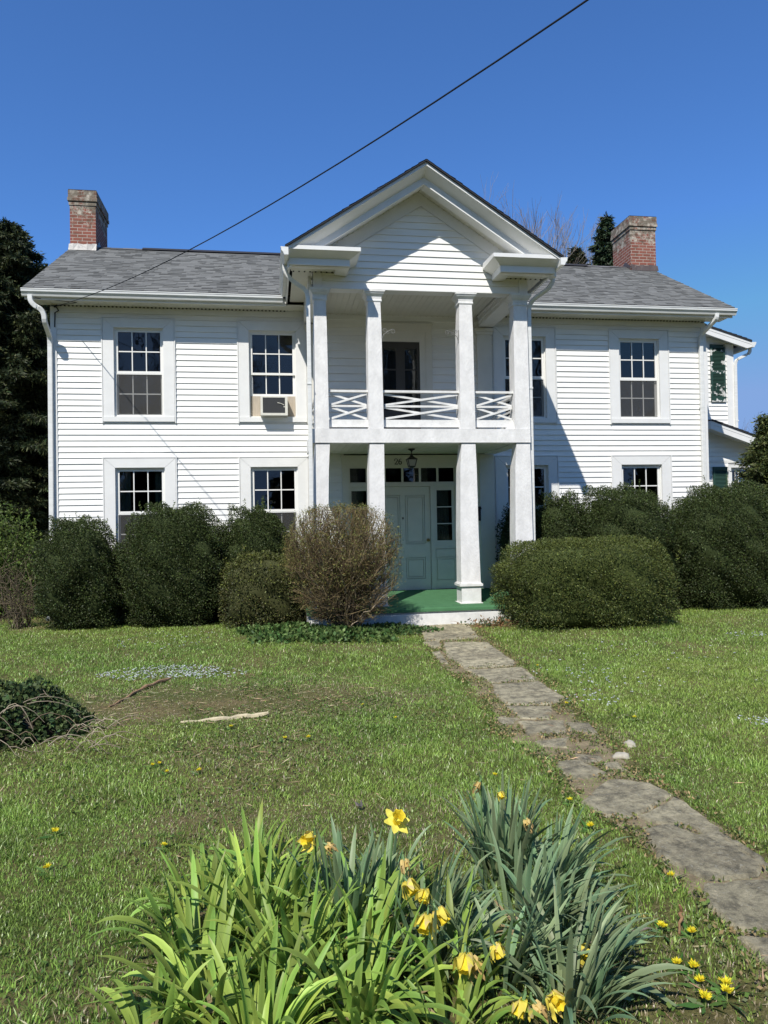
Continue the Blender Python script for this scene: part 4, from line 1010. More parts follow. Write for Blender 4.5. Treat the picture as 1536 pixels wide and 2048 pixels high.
SH = [
    ('dark rounded boxwood at the left corner of the house', (-3.42, -.92), (.78, .78), 2.00, 1),
    ('tall rounded boxwood under the lower left window', (-1.78, -.98), (1.02, .85), 2.22, 2),
    ('rounded boxwood between the tall one and the bare twiggy shrub', (-.28, -.80), (.80, .68), 2.14, 3),
    ('small dome of boxwood directly right of the porch columns', (5.62, -1.15), (.64, .66), 2.30, 4),
    ('broad boxwood under the lower right window', (6.95, -1.30), (1.20, .92), 2.42, 5),
    ('big boxwood at the right end of the house', (8.98, -1.45), (1.36, 1.0), 2.46, 6),
]
for lab, loc, rad, h, sd_ in SH:
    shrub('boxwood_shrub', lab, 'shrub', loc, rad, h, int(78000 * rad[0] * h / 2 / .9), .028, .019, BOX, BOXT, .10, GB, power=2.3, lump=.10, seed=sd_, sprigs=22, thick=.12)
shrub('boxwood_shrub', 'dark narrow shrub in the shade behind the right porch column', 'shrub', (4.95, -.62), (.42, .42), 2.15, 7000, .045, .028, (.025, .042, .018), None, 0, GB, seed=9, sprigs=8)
YEW = (.056, .074, .020); YEWT = (.135, .160, .036)
shrub('yew_hedge', 'long clipped yew mound with flat yellow-green top beside the path', 'hedge', (5.30, -3.0), (1.42, .98), 1.46, 90000, .034, .015, YEW, YEWT, .12, power=5.0, lump=.045, seed=12, sprigs=6, thick=.10, jitter=1.0)
shrub('yew_hedge', 'low squared yew bush left of the bare twiggy shrub', 'hedge', (-.15, -1.75), (.74, .62), 1.28, 24000, .040, .018, (.055, .06, .022), YEWT, .12, power=3.4, lump=.07, seed=13, sprigs=10)

# --- bare twiggy privet in front of the porch
class TW:
    """many thin 3-sided twigs collected into one mesh"""
    def __init__(s): s.V = []; s.Q = []; s.C = []; s.n = 0
    def add(s, pts, r0, r1, c):
        pts = np.asarray(pts, float); k = len(pts); d = np.gradient(pts, axis=0); d /= np.linalg.norm(d, axis=1, keepdims=True) + 1e-9
        a = np.array([.37, .71, .29]); u = np.cross(d, a); u /= np.linalg.norm(u, axis=1, keepdims=True) + 1e-9; v = np.cross(d, u); r = np.linspace(r0, r1, k)[:, None]
        ring = np.stack([pts + r * (u * math.cos(t) + v * math.sin(t)) for t in (0, 2.094, 4.189)], 1)
        s.V.append(ring.reshape(-1, 3)); q = []
        for i in range(k - 1):
            for j in range(3): q.append((s.n + i * 3 + j, s.n + i * 3 + (j + 1) % 3, s.n + (i + 1) * 3 + (j + 1) % 3, s.n + (i + 1) * 3 + j))
        s.Q.append(np.array(q)); s.C.append(np.tile(np.array([c]) * random.uniform(.6, 1.35), (k * 3, 1))); s.n += k * 3
    def build(s, name, parent, mt=None): return npmesh(name, np.concatenate(s.V), np.concatenate(s.Q), C=np.concatenate(s.C), mat=mt or m_twig, parent=parent)
pv = empty('privet_shrub', (1.14, -3.12, 0)); tag(pv, 'nearly bare twiggy brown shrub clipped to a dome before the porch', 'shrub')
tw = TW(); LP = []; LN = []
c0 = np.array([0, 0, 1.13]); rr = np.array([.90, .80, .90])
for k in range(175):
    ph = random.uniform(0, 2 * math.pi); br = .20 * math.sqrt(random.random()); b = np.array([br * math.cos(ph), br * math.sin(ph), .0])
    dd = rng.normal(0, 1, 3); dd[2] = dd[2] * .8 + .35; dd /= np.linalg.norm(dd)
    dd = dd * (np.abs(dd) ** 3).sum() ** (-1 / 3)
    tip = c0 + dd * rr * random.uniform(.72, .97)
    if tip[2] < .35: continue
    t = np.linspace(0, 1, 9)[:, None]; ctl = b * 1.6 + (tip - b) * np.array([.35, .35, .55])
    pts = (1 - t) ** 2 * b + 2 * t * (1 - t) * ctl + t ** 2 * tip + rng.normal(0, .018, (9, 3)) * np.sin(t * 3.14)
    tw.add(pts, random.uniform(.008, .016), .004, random.choice(((.30, .25, .18), (.13, .10, .07))))
    for j in range(13):
        i = random.randint(3, 8); s0 = pts[i]; out = (s0 - c0 * np.array([1, 1, .5])); out /= np.linalg.norm(out) + 1e-9; g = out * .7 + rng.normal(0, .45, 3) + np.array([0, 0, .55]); g /= np.linalg.norm(g); L = random.uniform(.12, .40)
        e1 = s0 + g * L + rng.normal(0, .02, 3); q_ = (e1 - c0) / rr; nr = (np.abs(q_) ** 3).sum() ** (1 / 3)
        if nr > 1.03: e1 = c0 + (e1 - c0) / nr * random.uniform(.94, 1.04)
        mid = (s0 + e1) / 2 + rng.normal(0, .02, 3); tw.add([s0, mid, e1], .0055, .0025, random.choice(((.24, .19, .11), (.11, .08, .05))))
        for _ in range(3):
            g2 = (e1 - s0); g2 = g2 / (np.linalg.norm(g2) + 1e-9) + rng.normal(0, .55, 3) + np.array([0, 0, .3]); L2 = random.uniform(.05, .17); s1 = s0 + (e1 - s0) * random.uniform(.4, 1); e2 = s1 + g2 * L2
            nr = (np.abs((e2 - c0) / rr) ** 3).sum() ** (1 / 3)
            if nr > 1.06: e2 = c0 + (e2 - c0) / nr * 1.05
            tw.add([s1, e2], .0035, .002, random.choice(((.22, .17, .085), (.11, .08, .045))))
            if e2[2] > .8 or random.random() < .25:
                for _ in range(4): LP.append(e2 + rng.normal(0, .03, 3)); LN.append(g2)
tw.build('twigs', pv)
LP = np.array(LP); LN = np.array(LN); V, Q, C = leaves(LP, LN, .032, .011, cols((.15, .135, .045), len(LP), .35, (.16, .18, .05), .4)); npmesh('foliage', V, Q, C=C, mat=m_leaf, parent=pv)

# --- conifers and other trees
def conifer(name, label, loc, h, r, n_lev, dens, base, group=None, droop=.25, lmin=.12, trunk_r=.16, low=.05, sz=.13, seed=1, tipc=None, pw=.75):
    rs = np.random.default_rng(seed); e = empty(name, (loc[0], loc[1], 0)); tag(e, label, 'tree', group)
    tk = MB(); tk.tube([(0, 0, -.1), (.02, 0, h * .4), (0, .02, h * .98)], [trunk_r, trunk_r * .65, .015], 8); tbm = tk.build('trunk', m_bark, e)
    PP = []; NN = []; tw_ = TW()
    for lv in range(n_lev):
        z = h * (low + (1 - low) * (lv + rs.random() * .8) / n_lev); f = 1 - (z / h); L = max(lmin, r * (f ** pw) * rs.uniform(.72, 1.15)); nb_ = 7 if f > .1 else 5
        a0 = rs.random() * 6.28
        for b in range(nb_):
            a = a0 + b * 6.283 / nb_ + rs.normal(0, .2); Lb = L * rs.uniform(.7, 1.12); d = np.array([math.cos(a), math.sin(a), 0]); t = np.linspace(0, 1, 6)[:, None]
            up = .28 * f ** .2 * (1 - f) + .05
            pts = np.array([0, 0, z]) + d * Lb * t + np.array([0, 0, 1.0]) * (up * Lb * t * 1.3 - droop * Lb * t ** 2); tw_.add(pts, .02 * (Lb / r) + .005, .004, (.10, .08, .06))
            k = max(6, int(dens * Lb)); tt = rs.random(k) ** .7; base_p = np.array([0, 0, z]) + d * Lb * tt[:, None] + np.array([0, 0, 1.0]) * (up * Lb * tt * 1.3 - droop * Lb * tt ** 2)[:, None]
            side = np.array([-d[1], d[0], 0]); wd_ = .34 * Lb * (1 - tt * .75) * rs.uniform(-1, 1, k)
            p = base_p + side * wd_[:, None] + rs.normal(0, .05, (k, 3)); p[:, 2] -= np.abs(wd_) * .18
            nn = d[None] * 1.0 + side[None] * np.sign(wd_)[:, None] * .8 + np.array([0, 0, -.25]); PP.append(p); NN.append(nn)
    tw_.build('branches_or_core', e)
    P = np.concatenate(PP); N = np.concatenate(NN); N /= np.linalg.norm(N, axis=1, keepdims=True)
    V, Q, C = leaves(P, N, sz, sz * .28, cols(base, len(P), .3, tipc, .12 if tipc else 0), .55, .15); npmesh('crown', V, Q, C=C, mat=m_needle, parent=e)
    return e
GE = 'evergreens behind the left corner'
conifer('evergreen_tree', 'tall dark feathery evergreen nearest the left corner of the house', (-7.45, 7.6), 10.7, 3.3, 58, 460, (.028, .040, .016), GE, seed=3, sz=.15, low=.05, tipc=(.075, .085, .03), pw=.5)
conifer('evergreen_tree', 'dark evergreen behind the tallest one, at the left edge', (-12.0, 10), 14.5, 4.4, 48, 240, (.025, .036, .015), GE, seed=4, sz=.24, low=.04)
conifer('evergreen_tree', 'lower dark evergreen closing the gap beside the left wall', (-8.4, 11.0), 11.5, 3.8, 44, 240, (.022, .033, .014), GE, seed=5, sz=.24, low=.02)
conifer('evergreen_tree', 'far dark evergreen at the left behind the lawn strip', (-15.5, 15.0), 11.0, 4.5, 36, 90, (.022, .033, .014), GE, seed=6, sz=.28, low=.02)
GS = 'spruces behind the roof'
conifer('spruce_tree', 'tall dark spruce beside the right chimney', (17.1, 20.0), 17.3, 3.4, 46, 190, (.030, .050, .024), GS, seed=8, sz=.3, droop=.1)
conifer('spruce_tree', 'small spruce tip left of the tall one, behind the ridge', (15.7, 20.5), 15.9, 3.0, 42, 150, (.045, .055, .026), GS, seed=9, sz=.3, droop=.1)

def bare_tree(name, label, loc, h, spread, seed, r0=.16, levels=5, group=None, nstem=1, c=(.20, .165, .135), fine=1.0, cat='tree'):
    rd = random.Random(seed); rs = np.random.default_rng(seed); e = empty(name, (loc[0], loc[1], 0)); tag(e, label, cat, group); tr_ = TW(); tk_ = TW()
    def grow(p, d, L, r, lv):
        n = 4; pts = [p]; dd = d.copy()
        for i in range(n): dd = dd + rs.normal(0, .11, 3) + np.array([0, 0, .05]); dd /= np.linalg.norm(dd); pts.append(pts[-1] + dd * L / n)
        (tk_ if lv == 0 else tr_).add(pts, r, r * .6, c)
        if lv >= levels: return
        k = 3 if lv < 2 else rd.choice((2, 3, 4))
        for j in range(k):
            i = rd.choice((2, 3, 4, 4)); q = pts[i]; g = dd + rs.normal(0, spread, 3); g[2] += .25; g /= np.linalg.norm(g); grow(q, g, L * rd.uniform(.55, .82), r * .55, lv + 1)
        grow(pts[-1], dd, L * .7, r * .6, lv + 1)
    for s_ in range(nstem):
        d = np.array([rd.uniform(-1, 1) * .4 * (nstem > 1), rd.uniform(-1, 1) * .4 * (nstem > 1), 1.0]); d /= np.linalg.norm(d)
        grow(np.array([rd.uniform(-.1, .1) * (nstem > 1), rd.uniform(-.1, .1) * (nstem > 1), -.05]), d, h * .34, r0, 0)
    tk_.build('trunk', e, m_twig); tr_.build('branches_or_core', e, m_twig)
    return e
GT = 'bare trees beyond the roof'
for i, (x, y, h, lab) in enumerate(((14.4, 24, 17.8, 'bare grey tree right behind the portico gable'), (17.2, 27, 18.0, 'bare grey tree between the gable and the spruces'), (19.0, 27.5, 16.9, 'bare grey tree close beside the small spruce'), (13.2, 25, 17.6, 'bare grey tree mostly hidden by the portico roof'))):
    bare_tree('bare_tree', lab, (x, y), h, .26, 20 + i, .22, 6, GT, c=(.27, .23, .20))
bare_tree('bare_shrub', 'bare twiggy shrub against the sky beside the wing', (14.2, 6.0), 5.2, .35, 41, .03, 4, None, nstem=5, c=(.16, .14, .12), cat='shrub')
# shrub with fresh leaves left of the corner, and its bare lower twigs
e = shrub('leafy_shrub', 'light green leafy shrub in the gap left of the house corner', 'shrub', (-5.55, .9), (1.25, .75), 2.15, 15000, 0.060, .030, (.058, .092, .020), (.10, .145, .03), .2, power=2.0, lump=.18, seed=21, sprigs=30, thick=.42, core=False)
tw = TW()
for k in range(60):
    a = random.uniform(0, 6.28); r = random.uniform(.1, .9); tw.add([(random.uniform(-.2, .2), random.uniform(-.15, .15), 0), (.5 * r * math.cos(a), .3 * r * math.sin(a), .7), (1.1 * r * math.cos(a), .65 * r * math.sin(a), random.uniform(1.0, 2.0))], .014, .004, (.13, .105, .08))
tw.build('branches_or_core', e)
e = empty('bare_shrub', (-4.55, -.75, 0)); tag(e, 'small leafless twiggy shrub at the foot of the corner downspout', 'shrub'); tw = TW()
for k in range(40):
    d = np.array([random.uniform(-.5, .3), random.uniform(-.4, .4), 1.0]); L = random.uniform(.4, 1.15); b = np.array([random.uniform(-.14, .14), random.uniform(-.14, .14), 0]); pts = b + d[None] * np.linspace(0, L, 6)[:, None] + rng.normal(0, .03, (6, 3)); tw.add(pts, .009, .003, (.15, .125, .09))
    for _ in range(5): i = random.randint(2, 5); g = rng.normal(0, .16, 3) + np.array([0, 0, .1]); tw.add([pts[i], pts[i] + g, pts[i] + g * 1.6 + rng.normal(0, .04, 3)], .004, .002, (.15, .12, .08))
tw.build('twigs', e)
conifer('evergreen_shrub', 'bushy dark evergreen at the right edge of the photo', (10.62, -.6), 3.9, 1.25, 44, 520, (.055, .072, .022), None, seed=15, sz=.10, droop=.05, trunk_r=.06, low=.02, tipc=(.10, .12, .03))['category'] = 'shrub'
# across the road behind the viewer: trees that show as reflections in the panes
GR = 'evergreens across the road, seen in the window reflections'
k_ = 0
for i in range(23):
    x = -62 + i * 5.8 + random.uniform(-1.5, 1.5); y = -44 + random.uniform(-4, 3) + abs(i - 11) * .8; h = random.uniform(8.5, 13.5)
    conifer('roadside_evergreen', 'dark evergreen across the road, reflected in the window panes', (x, y), h, h * .27, 30, 38, (.03, .045, .02), GR, seed=300 + i, sz=.9, low=.03, droop=.15, trunk_r=.25)
GR2 = 'bare trees across the road, seen in the window reflections'
for i, (x, y, h) in enumerate(((-16, -36, 17), (-9, -33, 18), (-2, -36, 19), (5, -34, 18), (12, -37, 19), (19, -34, 18))):
    bare_tree('roadside_tree', 'bare roadside tree, reflected in the upper windows', (x, y), h, .36, 60 + i, .25, 5, GR2, nstem=1, c=(.16, .14, .12))

# ivy mound, left
def ivy(name, label, cat, cx, cy, rx, ry, h, n, kind=None, sticks=0, lsz=.055, base=(.050, .080, .028), tipc=(.11, .15, .06), dens_pow=.5, rot=0):
    a = rng.random(n) * 6.283; r = rng.random(n) ** dens_pow; u = r * np.cos(a); v = r * np.sin(a); hh = h * np.clip(1 - r ** 2.2, 0, 1) * (.7 + .3 * np.sin(6 * u + 3 * v + cx) * np.cos(5 * v)); rag = 1 + .22 * np.sin(3 * a + cx * 5) + .13 * np.sin(7 * a + cy * 3); u = u * rag; v = v * rag 
    x = cx + rx * u * math.cos(rot) - ry * v * math.sin(rot); y = cy + rx * u * math.sin(rot) + ry * v * math.cos(rot)
    z = gz(x, y) + hh * (1 - .35 * rng.random(n) ** 2) + .012 + .02 * rng.random(n)
    N = np.stack([u * .8, v * .8 - .25, np.full(n, .6)], 1); P = np.stack([x, y, z], 1)
    V, Q, C = leaves(P, N, lsz, lsz * .8, cols(base, n, .35, tipc, .15), 1.0)
    return V, Q, C
mnd = empty('ivy_mound', (-2.05, -8.25, 0)); tag(mnd, 'dark ivy covering a low heap at the left edge', 'ivy')
parts = [ivy('', '', '', -2.55, -8.20, .80, .66, .60, 8200, lsz=.045), ivy('', '', '', -1.98, -8.35, .34, .32, .30, 1500, lsz=.045)]
V, Q, C = cat_(parts); V = V - np.array([-2.05, -8.25, 0]); npmesh('foliage', V, Q, C=C, mat=m_leaf, parent=mnd)
tw = TW()
for k in range(55):
    b = np.array([random.uniform(-.25, .70), random.uniform(-.75, .2), 0]); b[2] = random.uniform(.02, .38) * math.exp(-max(0, b[0] + .1) * 3.2)
    a = random.uniform(-.5, .35); L = random.uniform(.15, .5); d = np.array([math.cos(a), math.sin(a) * .5, random.uniform(-.15, .25)]); t = np.linspace(0, 1, 6)[:, None]
    pts = b + d * L * t + np.array([0, 0, .12]) * (t * (1 - t)) * 4 * random.random() - np.array([0, 0, .3]) * t ** 2 * random.random(); pts[:, 2] = np.maximum(pts[:, 2], .015); tw.add(pts, .005, .002, random.choice(((.24, .20, .15), (.17, .13, .09), (.34, .29, .22))))
tw.build('stems', mnd)
cv, cq = core_mesh((.70, .45, .32), 2.0, .05, 2, .85, 0, .01); cv[:, 0] -= .35; cv[:, 1] -= .05; npmesh('earth_heap', cv, cq, mat=mat('dark_soil', (.05, .04, .03), .95, .1, var=.3, vscale=10), parent=mnd)
# ivy ground cover at the foot of the bare shrub
V, Q, C = cat_([ivy('', '', '', .95, -3.50, 1.10, .70, .11, 3000, dens_pow=.75, lsz=.07, base=(.07, .125, .035), tipc=(.14, .21, .065)), ivy('', '', '', 0.15, -2.72, .75, .5, .10, 1500, dens_pow=.7, lsz=.07, base=(.07, .125, .035), tipc=(.14, .21, .065)), ivy('', '', '', 1.85, -3.15, .75, .5, .08, 1500, dens_pow=.7, lsz=.06, base=(.06, .11, .035), tipc=(.12, .18, .06))])
tag(npmesh('ivy_ground_cover', V, Q, C=C, mat=m_leaf), 'ivy ground cover around the foot of the bare shrub', 'ivy', kind='stuff')
# dry brush beside the step
e = empty('dry_brush', (3.75, -2.95, 0)); tag(e, 'heap of reddish dry brush and leaves beside the porch step', 'brush'); tw = TW()
for k in range(150):
    b = np.array([random.gauss(0, .22), random.gauss(0, .12), .01]); d = rng.normal(0, 1, 3) * np.array([1, .6, .5]) + np.array([0, 0, .4]); L = random.uniform(.08, .32); t = np.linspace(0, 1, 4)[:, None]; pts = b + d * L * t * .7; pts[:, 2] = np.maximum(pts[:, 2] - .1 * t[:, 0] ** 2, .01); tw.add(pts, .004, .002, random.choice(((.25, .12, .06), (.30, .18, .10), (.18, .12, .08))))
tw.build('twigs', e); P = np.stack([rng.normal(0, .25, 300), rng.normal(0, .13, 300), rng.random(300) * .12 + .01], 1); V, Q, C = leaves(P, np.tile([[0, 0, .5]], (300, 1)), .05, .03, cols((.2, .12, .06), 300, .4, (.06, .09, .04), .35)); npmesh('dead_leaves', V, Q, C=C, mat=m_leaf, parent=e)

# ------------------------------------------------------------------ lawn
def in_poly(px_, py_, poly):
    c = np.zeros(len(px_), bool); j = len(poly) - 1
    for i in range(len(poly)):
        xi, yi = poly[i]; xj, yj = poly[j]; t = ((yi > py_) != (yj > py_)) & (px_ < (xj - xi) * (py_ - yi) / (yj - yi + 1e-12) + xi); c ^= t; j = i
    return c
def blob(x, y, cx, cy, rx, ry): return np.exp(-(((x - cx) / rx) ** 2 + ((y - cy) / ry) ** 2))
def grow_grass(n, x0, x1, y0, y1, hgt, wid, tuft=None):
    x = rng.uniform(x0, x1, n); y = rng.uniform(y0, y1, n)
    f = 4.1 * (y + 15.4) / 8 + .6
    keep = np.abs(x - (y + 15.06) * .154) < .56 * (y + 15.06) + 1.1        # wedge the lens can see, plus a margin
    wet = nz2(x, y, 1.3, 1) * .5 + nz2(x, y, 3.7, 4) * .35 + nz2(x, y, 9.1, 7) * .25
    dead = 1.55 * blob(x, y, -1.15, -7.3, 1.5, .75) + 1.1 * blob(x, y, .3, -7.6, 1.1, .6) + .95 * blob(x, y, -.15, -9.2, .75, .7) + .7 * blob(x, y, -2.0, -8.9, .7, .45) + .9 * blob(x, y, .55, -10.9, .8, .5) + 1.35 * blob(x, y, 1.5, -12.6, .55, .7) + .5 * blob(x, y, -.6, -12.2, .5, .5) + .75 * blob(x, y, 2.5, -9.3, .5, .6) + .55 * blob(x, y, 1.0, -4.6, 1.4, .4) + .6 * blob(x, y, -.4, -10.4, .4, .3) + .9 * blob(x, y, -4.3, -.9, .5, .3)
    dead = np.clip(dead * .85 + wet * .35 - .16, 0, 1)
    keep &= rng.random(n) > dead * .72
    if tuft: keep &= (nz2(x, y, 4.7, 17) + .6 * nz2(x, y, 13, 21) > tuft) & (dead < .5)
    keep &= (rng.random(n) < .35 + .65 * (nz2(x, y, 23, 3) * .5 + .5 + .3 * nz2(x, y, 5, 9)))
    keep &= ~((y > -2.45) & (x > .6) & (x < 4.9)); keep &= y < -.25 + 20 * (x < -4.3) + 20 * (x > 9.7)
    for s_ in SLABS:
        bb0, bb1 = s_.min(0), s_.max(0); near = (x > bb0[0]) & (x < bb1[0]) & (y > bb0[1]) & (y < bb1[1])
        if near.any():
            idx = np.where(near)[0]; keep[idx[in_poly(x[idx], y[idx], s_)]] = False
    # worn verge along the path
    pl, pr2 = np.interp(-y, [2.5, 6, 8, 9.4, 10.5, 11.5, 13], [2.4, 2.1, 2.0, 2.12, 1.93, 1.93, 2.0]), np.interp(-y, [2.5, 6, 8, 9.4, 10.5, 11.5, 13], [3.5, 3.05, 2.85, 2.68, 2.5, 2.55, 2.9])
    on = (x > pl - .02) & (x < pr2 + .02) & (y < -2.4); keep &= ~(on & (rng.random(n) < .55))
    keep &= ~((blob(x, y, .35, -12.1, .75, .75) > .55) & (rng.random(n) < .85)) 
    x, y, wet, dead = x[keep], y[keep], wet[keep], dead[keep]; on = on[keep]; n = len(x)
    tall = .40 + .40 * (nz2(x, y, 2.2, 6) * .5 + .5) + .42 * np.clip(nz2(x, y, 7.7, 1), 0, 1); H = hgt * tall * rng.uniform(.45, 1.25, n) * np.where(on, .75, 1) * (1 - .45 * dead)
    a = rng.random(n) * 6.283; lean = rng.uniform(.15, 1.1, n); dx, dy = np.cos(a) * lean, np.sin(a) * lean; b = a + rng.normal(1.57, .6, n); wx, wy = np.cos(b) * wid, np.sin(b) * wid
    z = gz(x, y) - .004; p0 = np.stack([x, y, z], 1); W = np.stack([wx, wy, np.zeros(n)], 1) * rng.uniform(.6, 1.3, (n, 1)); M_ = p0 + np.stack([dx * H * .4, dy * H * .4, H * .62], 1); Tp = p0 + np.stack([dx * H, dy * H, H * .95], 1)
    V = np.stack([p0 - W * .5, p0 + W * .5, M_ + W * .4, M_ - W * .4, Tp], 1).reshape(-1, 3); i0 = np.arange(n) * 5
    Q = np.stack([i0, i0 + 1, i0 + 2, i0 + 3], 1); T = np.stack([i0 + 3, i0 + 2, i0 + 4], 1)
    g = np.array([[.215, .34, .07]]) * rng.lognormal(0, .34, (n, 1)) * (1 + .28 * nz2(x, y, 6.3, 13))[:, None]; yel = np.clip(.38 + .35 * np.clip((x - 2.6) / 2.5, 0, 1) + .5 * nz2(x, y, .8, 11) + .25 * nz2(x, y, 4.1, 2), 0, 1)[:, None]
    g = g * (1 - yel * .5) + np.array([[.37, .45, .09]]) * rng.lognormal(0, .2, (n, 1)) * yel * .5
    dk = (rng.random(n) < .035 + .66 * dead)[:, None]; g = np.where(dk, np.array([[.36, .30, .19]]) * rng.lognormal(0, .3, (n, 1)), g)
    return V, Q, T, np.repeat(np.clip(g, 0, .8), 5, 0)
bands = [(430000, -2.6, 4.2, -13.6, -10.2, .045, .0048), (420000, -4.5, 6.5, -10.2, -6.2, .046, .0058), (300000, -7.5, 9.5, -6.2, -.2, .055, .0085), (45000, -15, -4.3, -.2, 14, .07, .014), (16000, 9.8, 16, -.2, 5, .07, .014), (90000, -2.6, 4.2, -13.6, -9.0, .085, .0052, .38), (60000, -5, 7, -9.0, -3, .085, .0075, .42)]
Vs, Qs, Ts, Cs, o = [], [], [], [], 0
for b in bands:
    V, Q, T, C = grow_grass(*b); Vs.append(V); Qs.append(Q + o); Ts.append(T + o); Cs.append(C); o += len(V)
tag(npmesh('lawn_grass', np.concatenate(Vs), np.concatenate(Qs), np.concatenate(Ts), np.concatenate(Cs), m_blade), 'short patchy spring grass with dry spots', 'grass', kind='stuff')
# low broad-leaved weeds between the grass
n = 26000; x = rng.uniform(-3.2, 3.2, n); y = rng.uniform(-13.2, -6.6, n); kp = (nz2(x, y, 1.7, 8) + .6 * nz2(x, y, 5, 3) + .9 * blob(x, y, .2, -8.8, 1.4, 1.2) + .8 * blob(x, y, 1.7, -12.4, .6, .9) > .35); x, y = x[kp], y[kp]
for s_ in SLABS: kk = ~in_poly(x, y, s_); x, y = x[kk], y[kk]
P = np.stack([x, y, gz(x, y) + rng.random(len(x)) * .022 + .004], 1); V, Q, C = leaves(P, np.tile([[0, 0, .35]], (len(P), 1)), .022, .018, cols((.10, .155, .035), len(P), .25, (.15, .17, .08), .15), 1.0); tag(npmesh('clover_weeds', V, Q, C=C, mat=m_leaf), 'low broad-leaved weeds among the grass', 'weeds', kind='stuff')
n = 26000; t_ = rng.random(n); x = np.empty(n); y = np.empty(n)
for i_ in range(n):
    r0 = _rows[int(t_[i_] * 149)]; k_ = rng.random() * 1.16 - .08; q_ = r0[0] + (r0[8] - r0[0]) * k_; x[i_], y[i_] = q_[0], q_[1] + rng.normal(0, .03)
onS = np.zeros(n, bool)
for s_ in SLABS: onS |= in_poly(x, y, s_)
kp = (nz2(x, y, 5.1, 31) + .8 * nz2(x, y, 14, 33) > np.where(onS, 1.05, -.25)) & (y > -14); x, y = x[kp], y[kp]
P = np.stack([x, y, gz(x, y) + .012 + .022 * rng.random(len(x))], 1); V, Q, C = leaves(P, np.tile([[0, 0, .4]], (len(P), 1)), .026, .014, cols((.12, .15, .045), len(P), .3, (.30, .22, .11), .35), 1.0); tag(npmesh('joint_weeds', V, Q, C=C, mat=m_leaf), 'low weeds and dry bits growing in the joints of the path', 'weeds', kind='stuff')
# dead thatch and little sticks
n = 9000; x = rng.uniform(-3.6, 3.4, n); y = rng.uniform(-13.3, -6.2, n); dw = 1.0 * blob(x, y, -1.2, -7.4, 1.5, .8) + .7 * blob(x, y, .3, -7.6, 1.1, .7) + .7 * blob(x, y, -2, -9, .8, .5) + .6 * blob(x, y, 2.4, -9.6, .6, .9) + .8 * blob(x, y, 1.5, -12.6, .5, .6) + .45 * blob(x, y, -.2, -9.4, .8, .8) + .5 * blob(x, y, -.7, -12.2, .5, .6)
kp = rng.random(n) < dw; P = np.stack([x, y, gz(x, y) + .008 + .015 * rng.random(n)], 1)[kp]; V, Q, C = leaves(P, rng.normal(0, 1, (len(P), 3)) * np.array([[1, 1, .12]]), .09, .005, cols((.36, .29, .18), len(P), .3), .05); tag(npmesh('dry_thatch', V, Q, C=C, mat=m_leaf), 'dry grass stalks scattered on the thin lawn', 'thatch', kind='stuff')
# drifts of tiny white spring flowers
def flower_patch(cx, cy, rx, ry, n):
    a = rng.random(n) * 6.283; r = np.sqrt(rng.random(n)); x = cx + rx * r * np.cos(a); y = cy + ry * r * np.sin(a); return np.stack([x, y, gz(x, y) + rng.uniform(.03, .055, n)], 1)
P = np.concatenate([flower_patch(-1.35, -5.85, .75, .42, 330), flower_patch(-.75, -6.1, .5, .25, 80), flower_patch(3.45, -7.4, .7, .8, 45), flower_patch(3.1, -8.3, .3, .3, 30), flower_patch(4.05, -9.3, .14, .16, 28), flower_patch(7.0, -5.0, .35, .25, 35), flower_patch(-1.6, -3.2, .8, .9, 50), flower_patch(4.6, -6.6, 1.6, 1.5, 60)])
n = len(P); k5 = []
for j in range(4):
    a = rng.random(n) * 6.283 + j * 1.57; k5.append(leaves(P, np.stack([np.cos(a), np.sin(a), np.full(n, .15)], 1), .016, .011, np.tile([[.66, .68, .72]], (n, 1)), .15))
V, Q, C = cat_(k5); tag(npmesh('tiny_white_flowers', V, Q, C=C, mat=m_petal), 'drifts of tiny pale flowers in the lawn', 'flowers', kind='stuff')

# ------------------------------------------------------------------ small things on the lawn
def rock(name, label, x, y, r, h, seed, mt=None, sx=1, sy=1, rz=0):
    rd = np.random.default_rng(seed); V = []; Q = []; nu, nv = 14, 8
    for j in range(nv + 1):
        for i in range(nu):
            th = math.pi * j / nv; ph = 2 * math.pi * i / nu; d = np.array([math.sin(th) * math.cos(ph), math.sin(th) * math.sin(ph), math.cos(th)]); k = 1 + .45 * noise.noise(Vector(d * 1.5) + Vector((seed, 0, 0))) + .22 * noise.noise(Vector(d * 4) + Vector((0, seed, 0)))
            V.append(d * k * np.array([r * sx, r * sy, h]))
    for j in range(nv):
        for i in range(nu): Q.append((j * nu + i, (j + 1) * nu + i, (j + 1) * nu + (i + 1) % nu, j * nu + (i + 1) % nu))
    o = npmesh(name, np.array(V), np.array(Q), mat=mt, smooth=False); o.location = (x, y, float(gz(x, y)) + h * .35); o.rotation_euler.z = rz; tag(o, label, 'rock' if 'rock' in name else 'log'); return o
m_rock = mat('pale_rock', (.42, .39, .31), .9, .15, var=.25, vscale=20, bump=.5, bscale=40)
g1 = gnd(1259, 1492); g2 = gnd(1243, 1513)
rock('rock', 'small pale rock beside the path, the farther of two', g1[0], g1[1], .050, .028, 3, m_rock); rock('rock', 'small pale rock beside the path, the nearer of two', g2[0], g2[1], .060, .026, 5, m_rock, 1.1, .8)
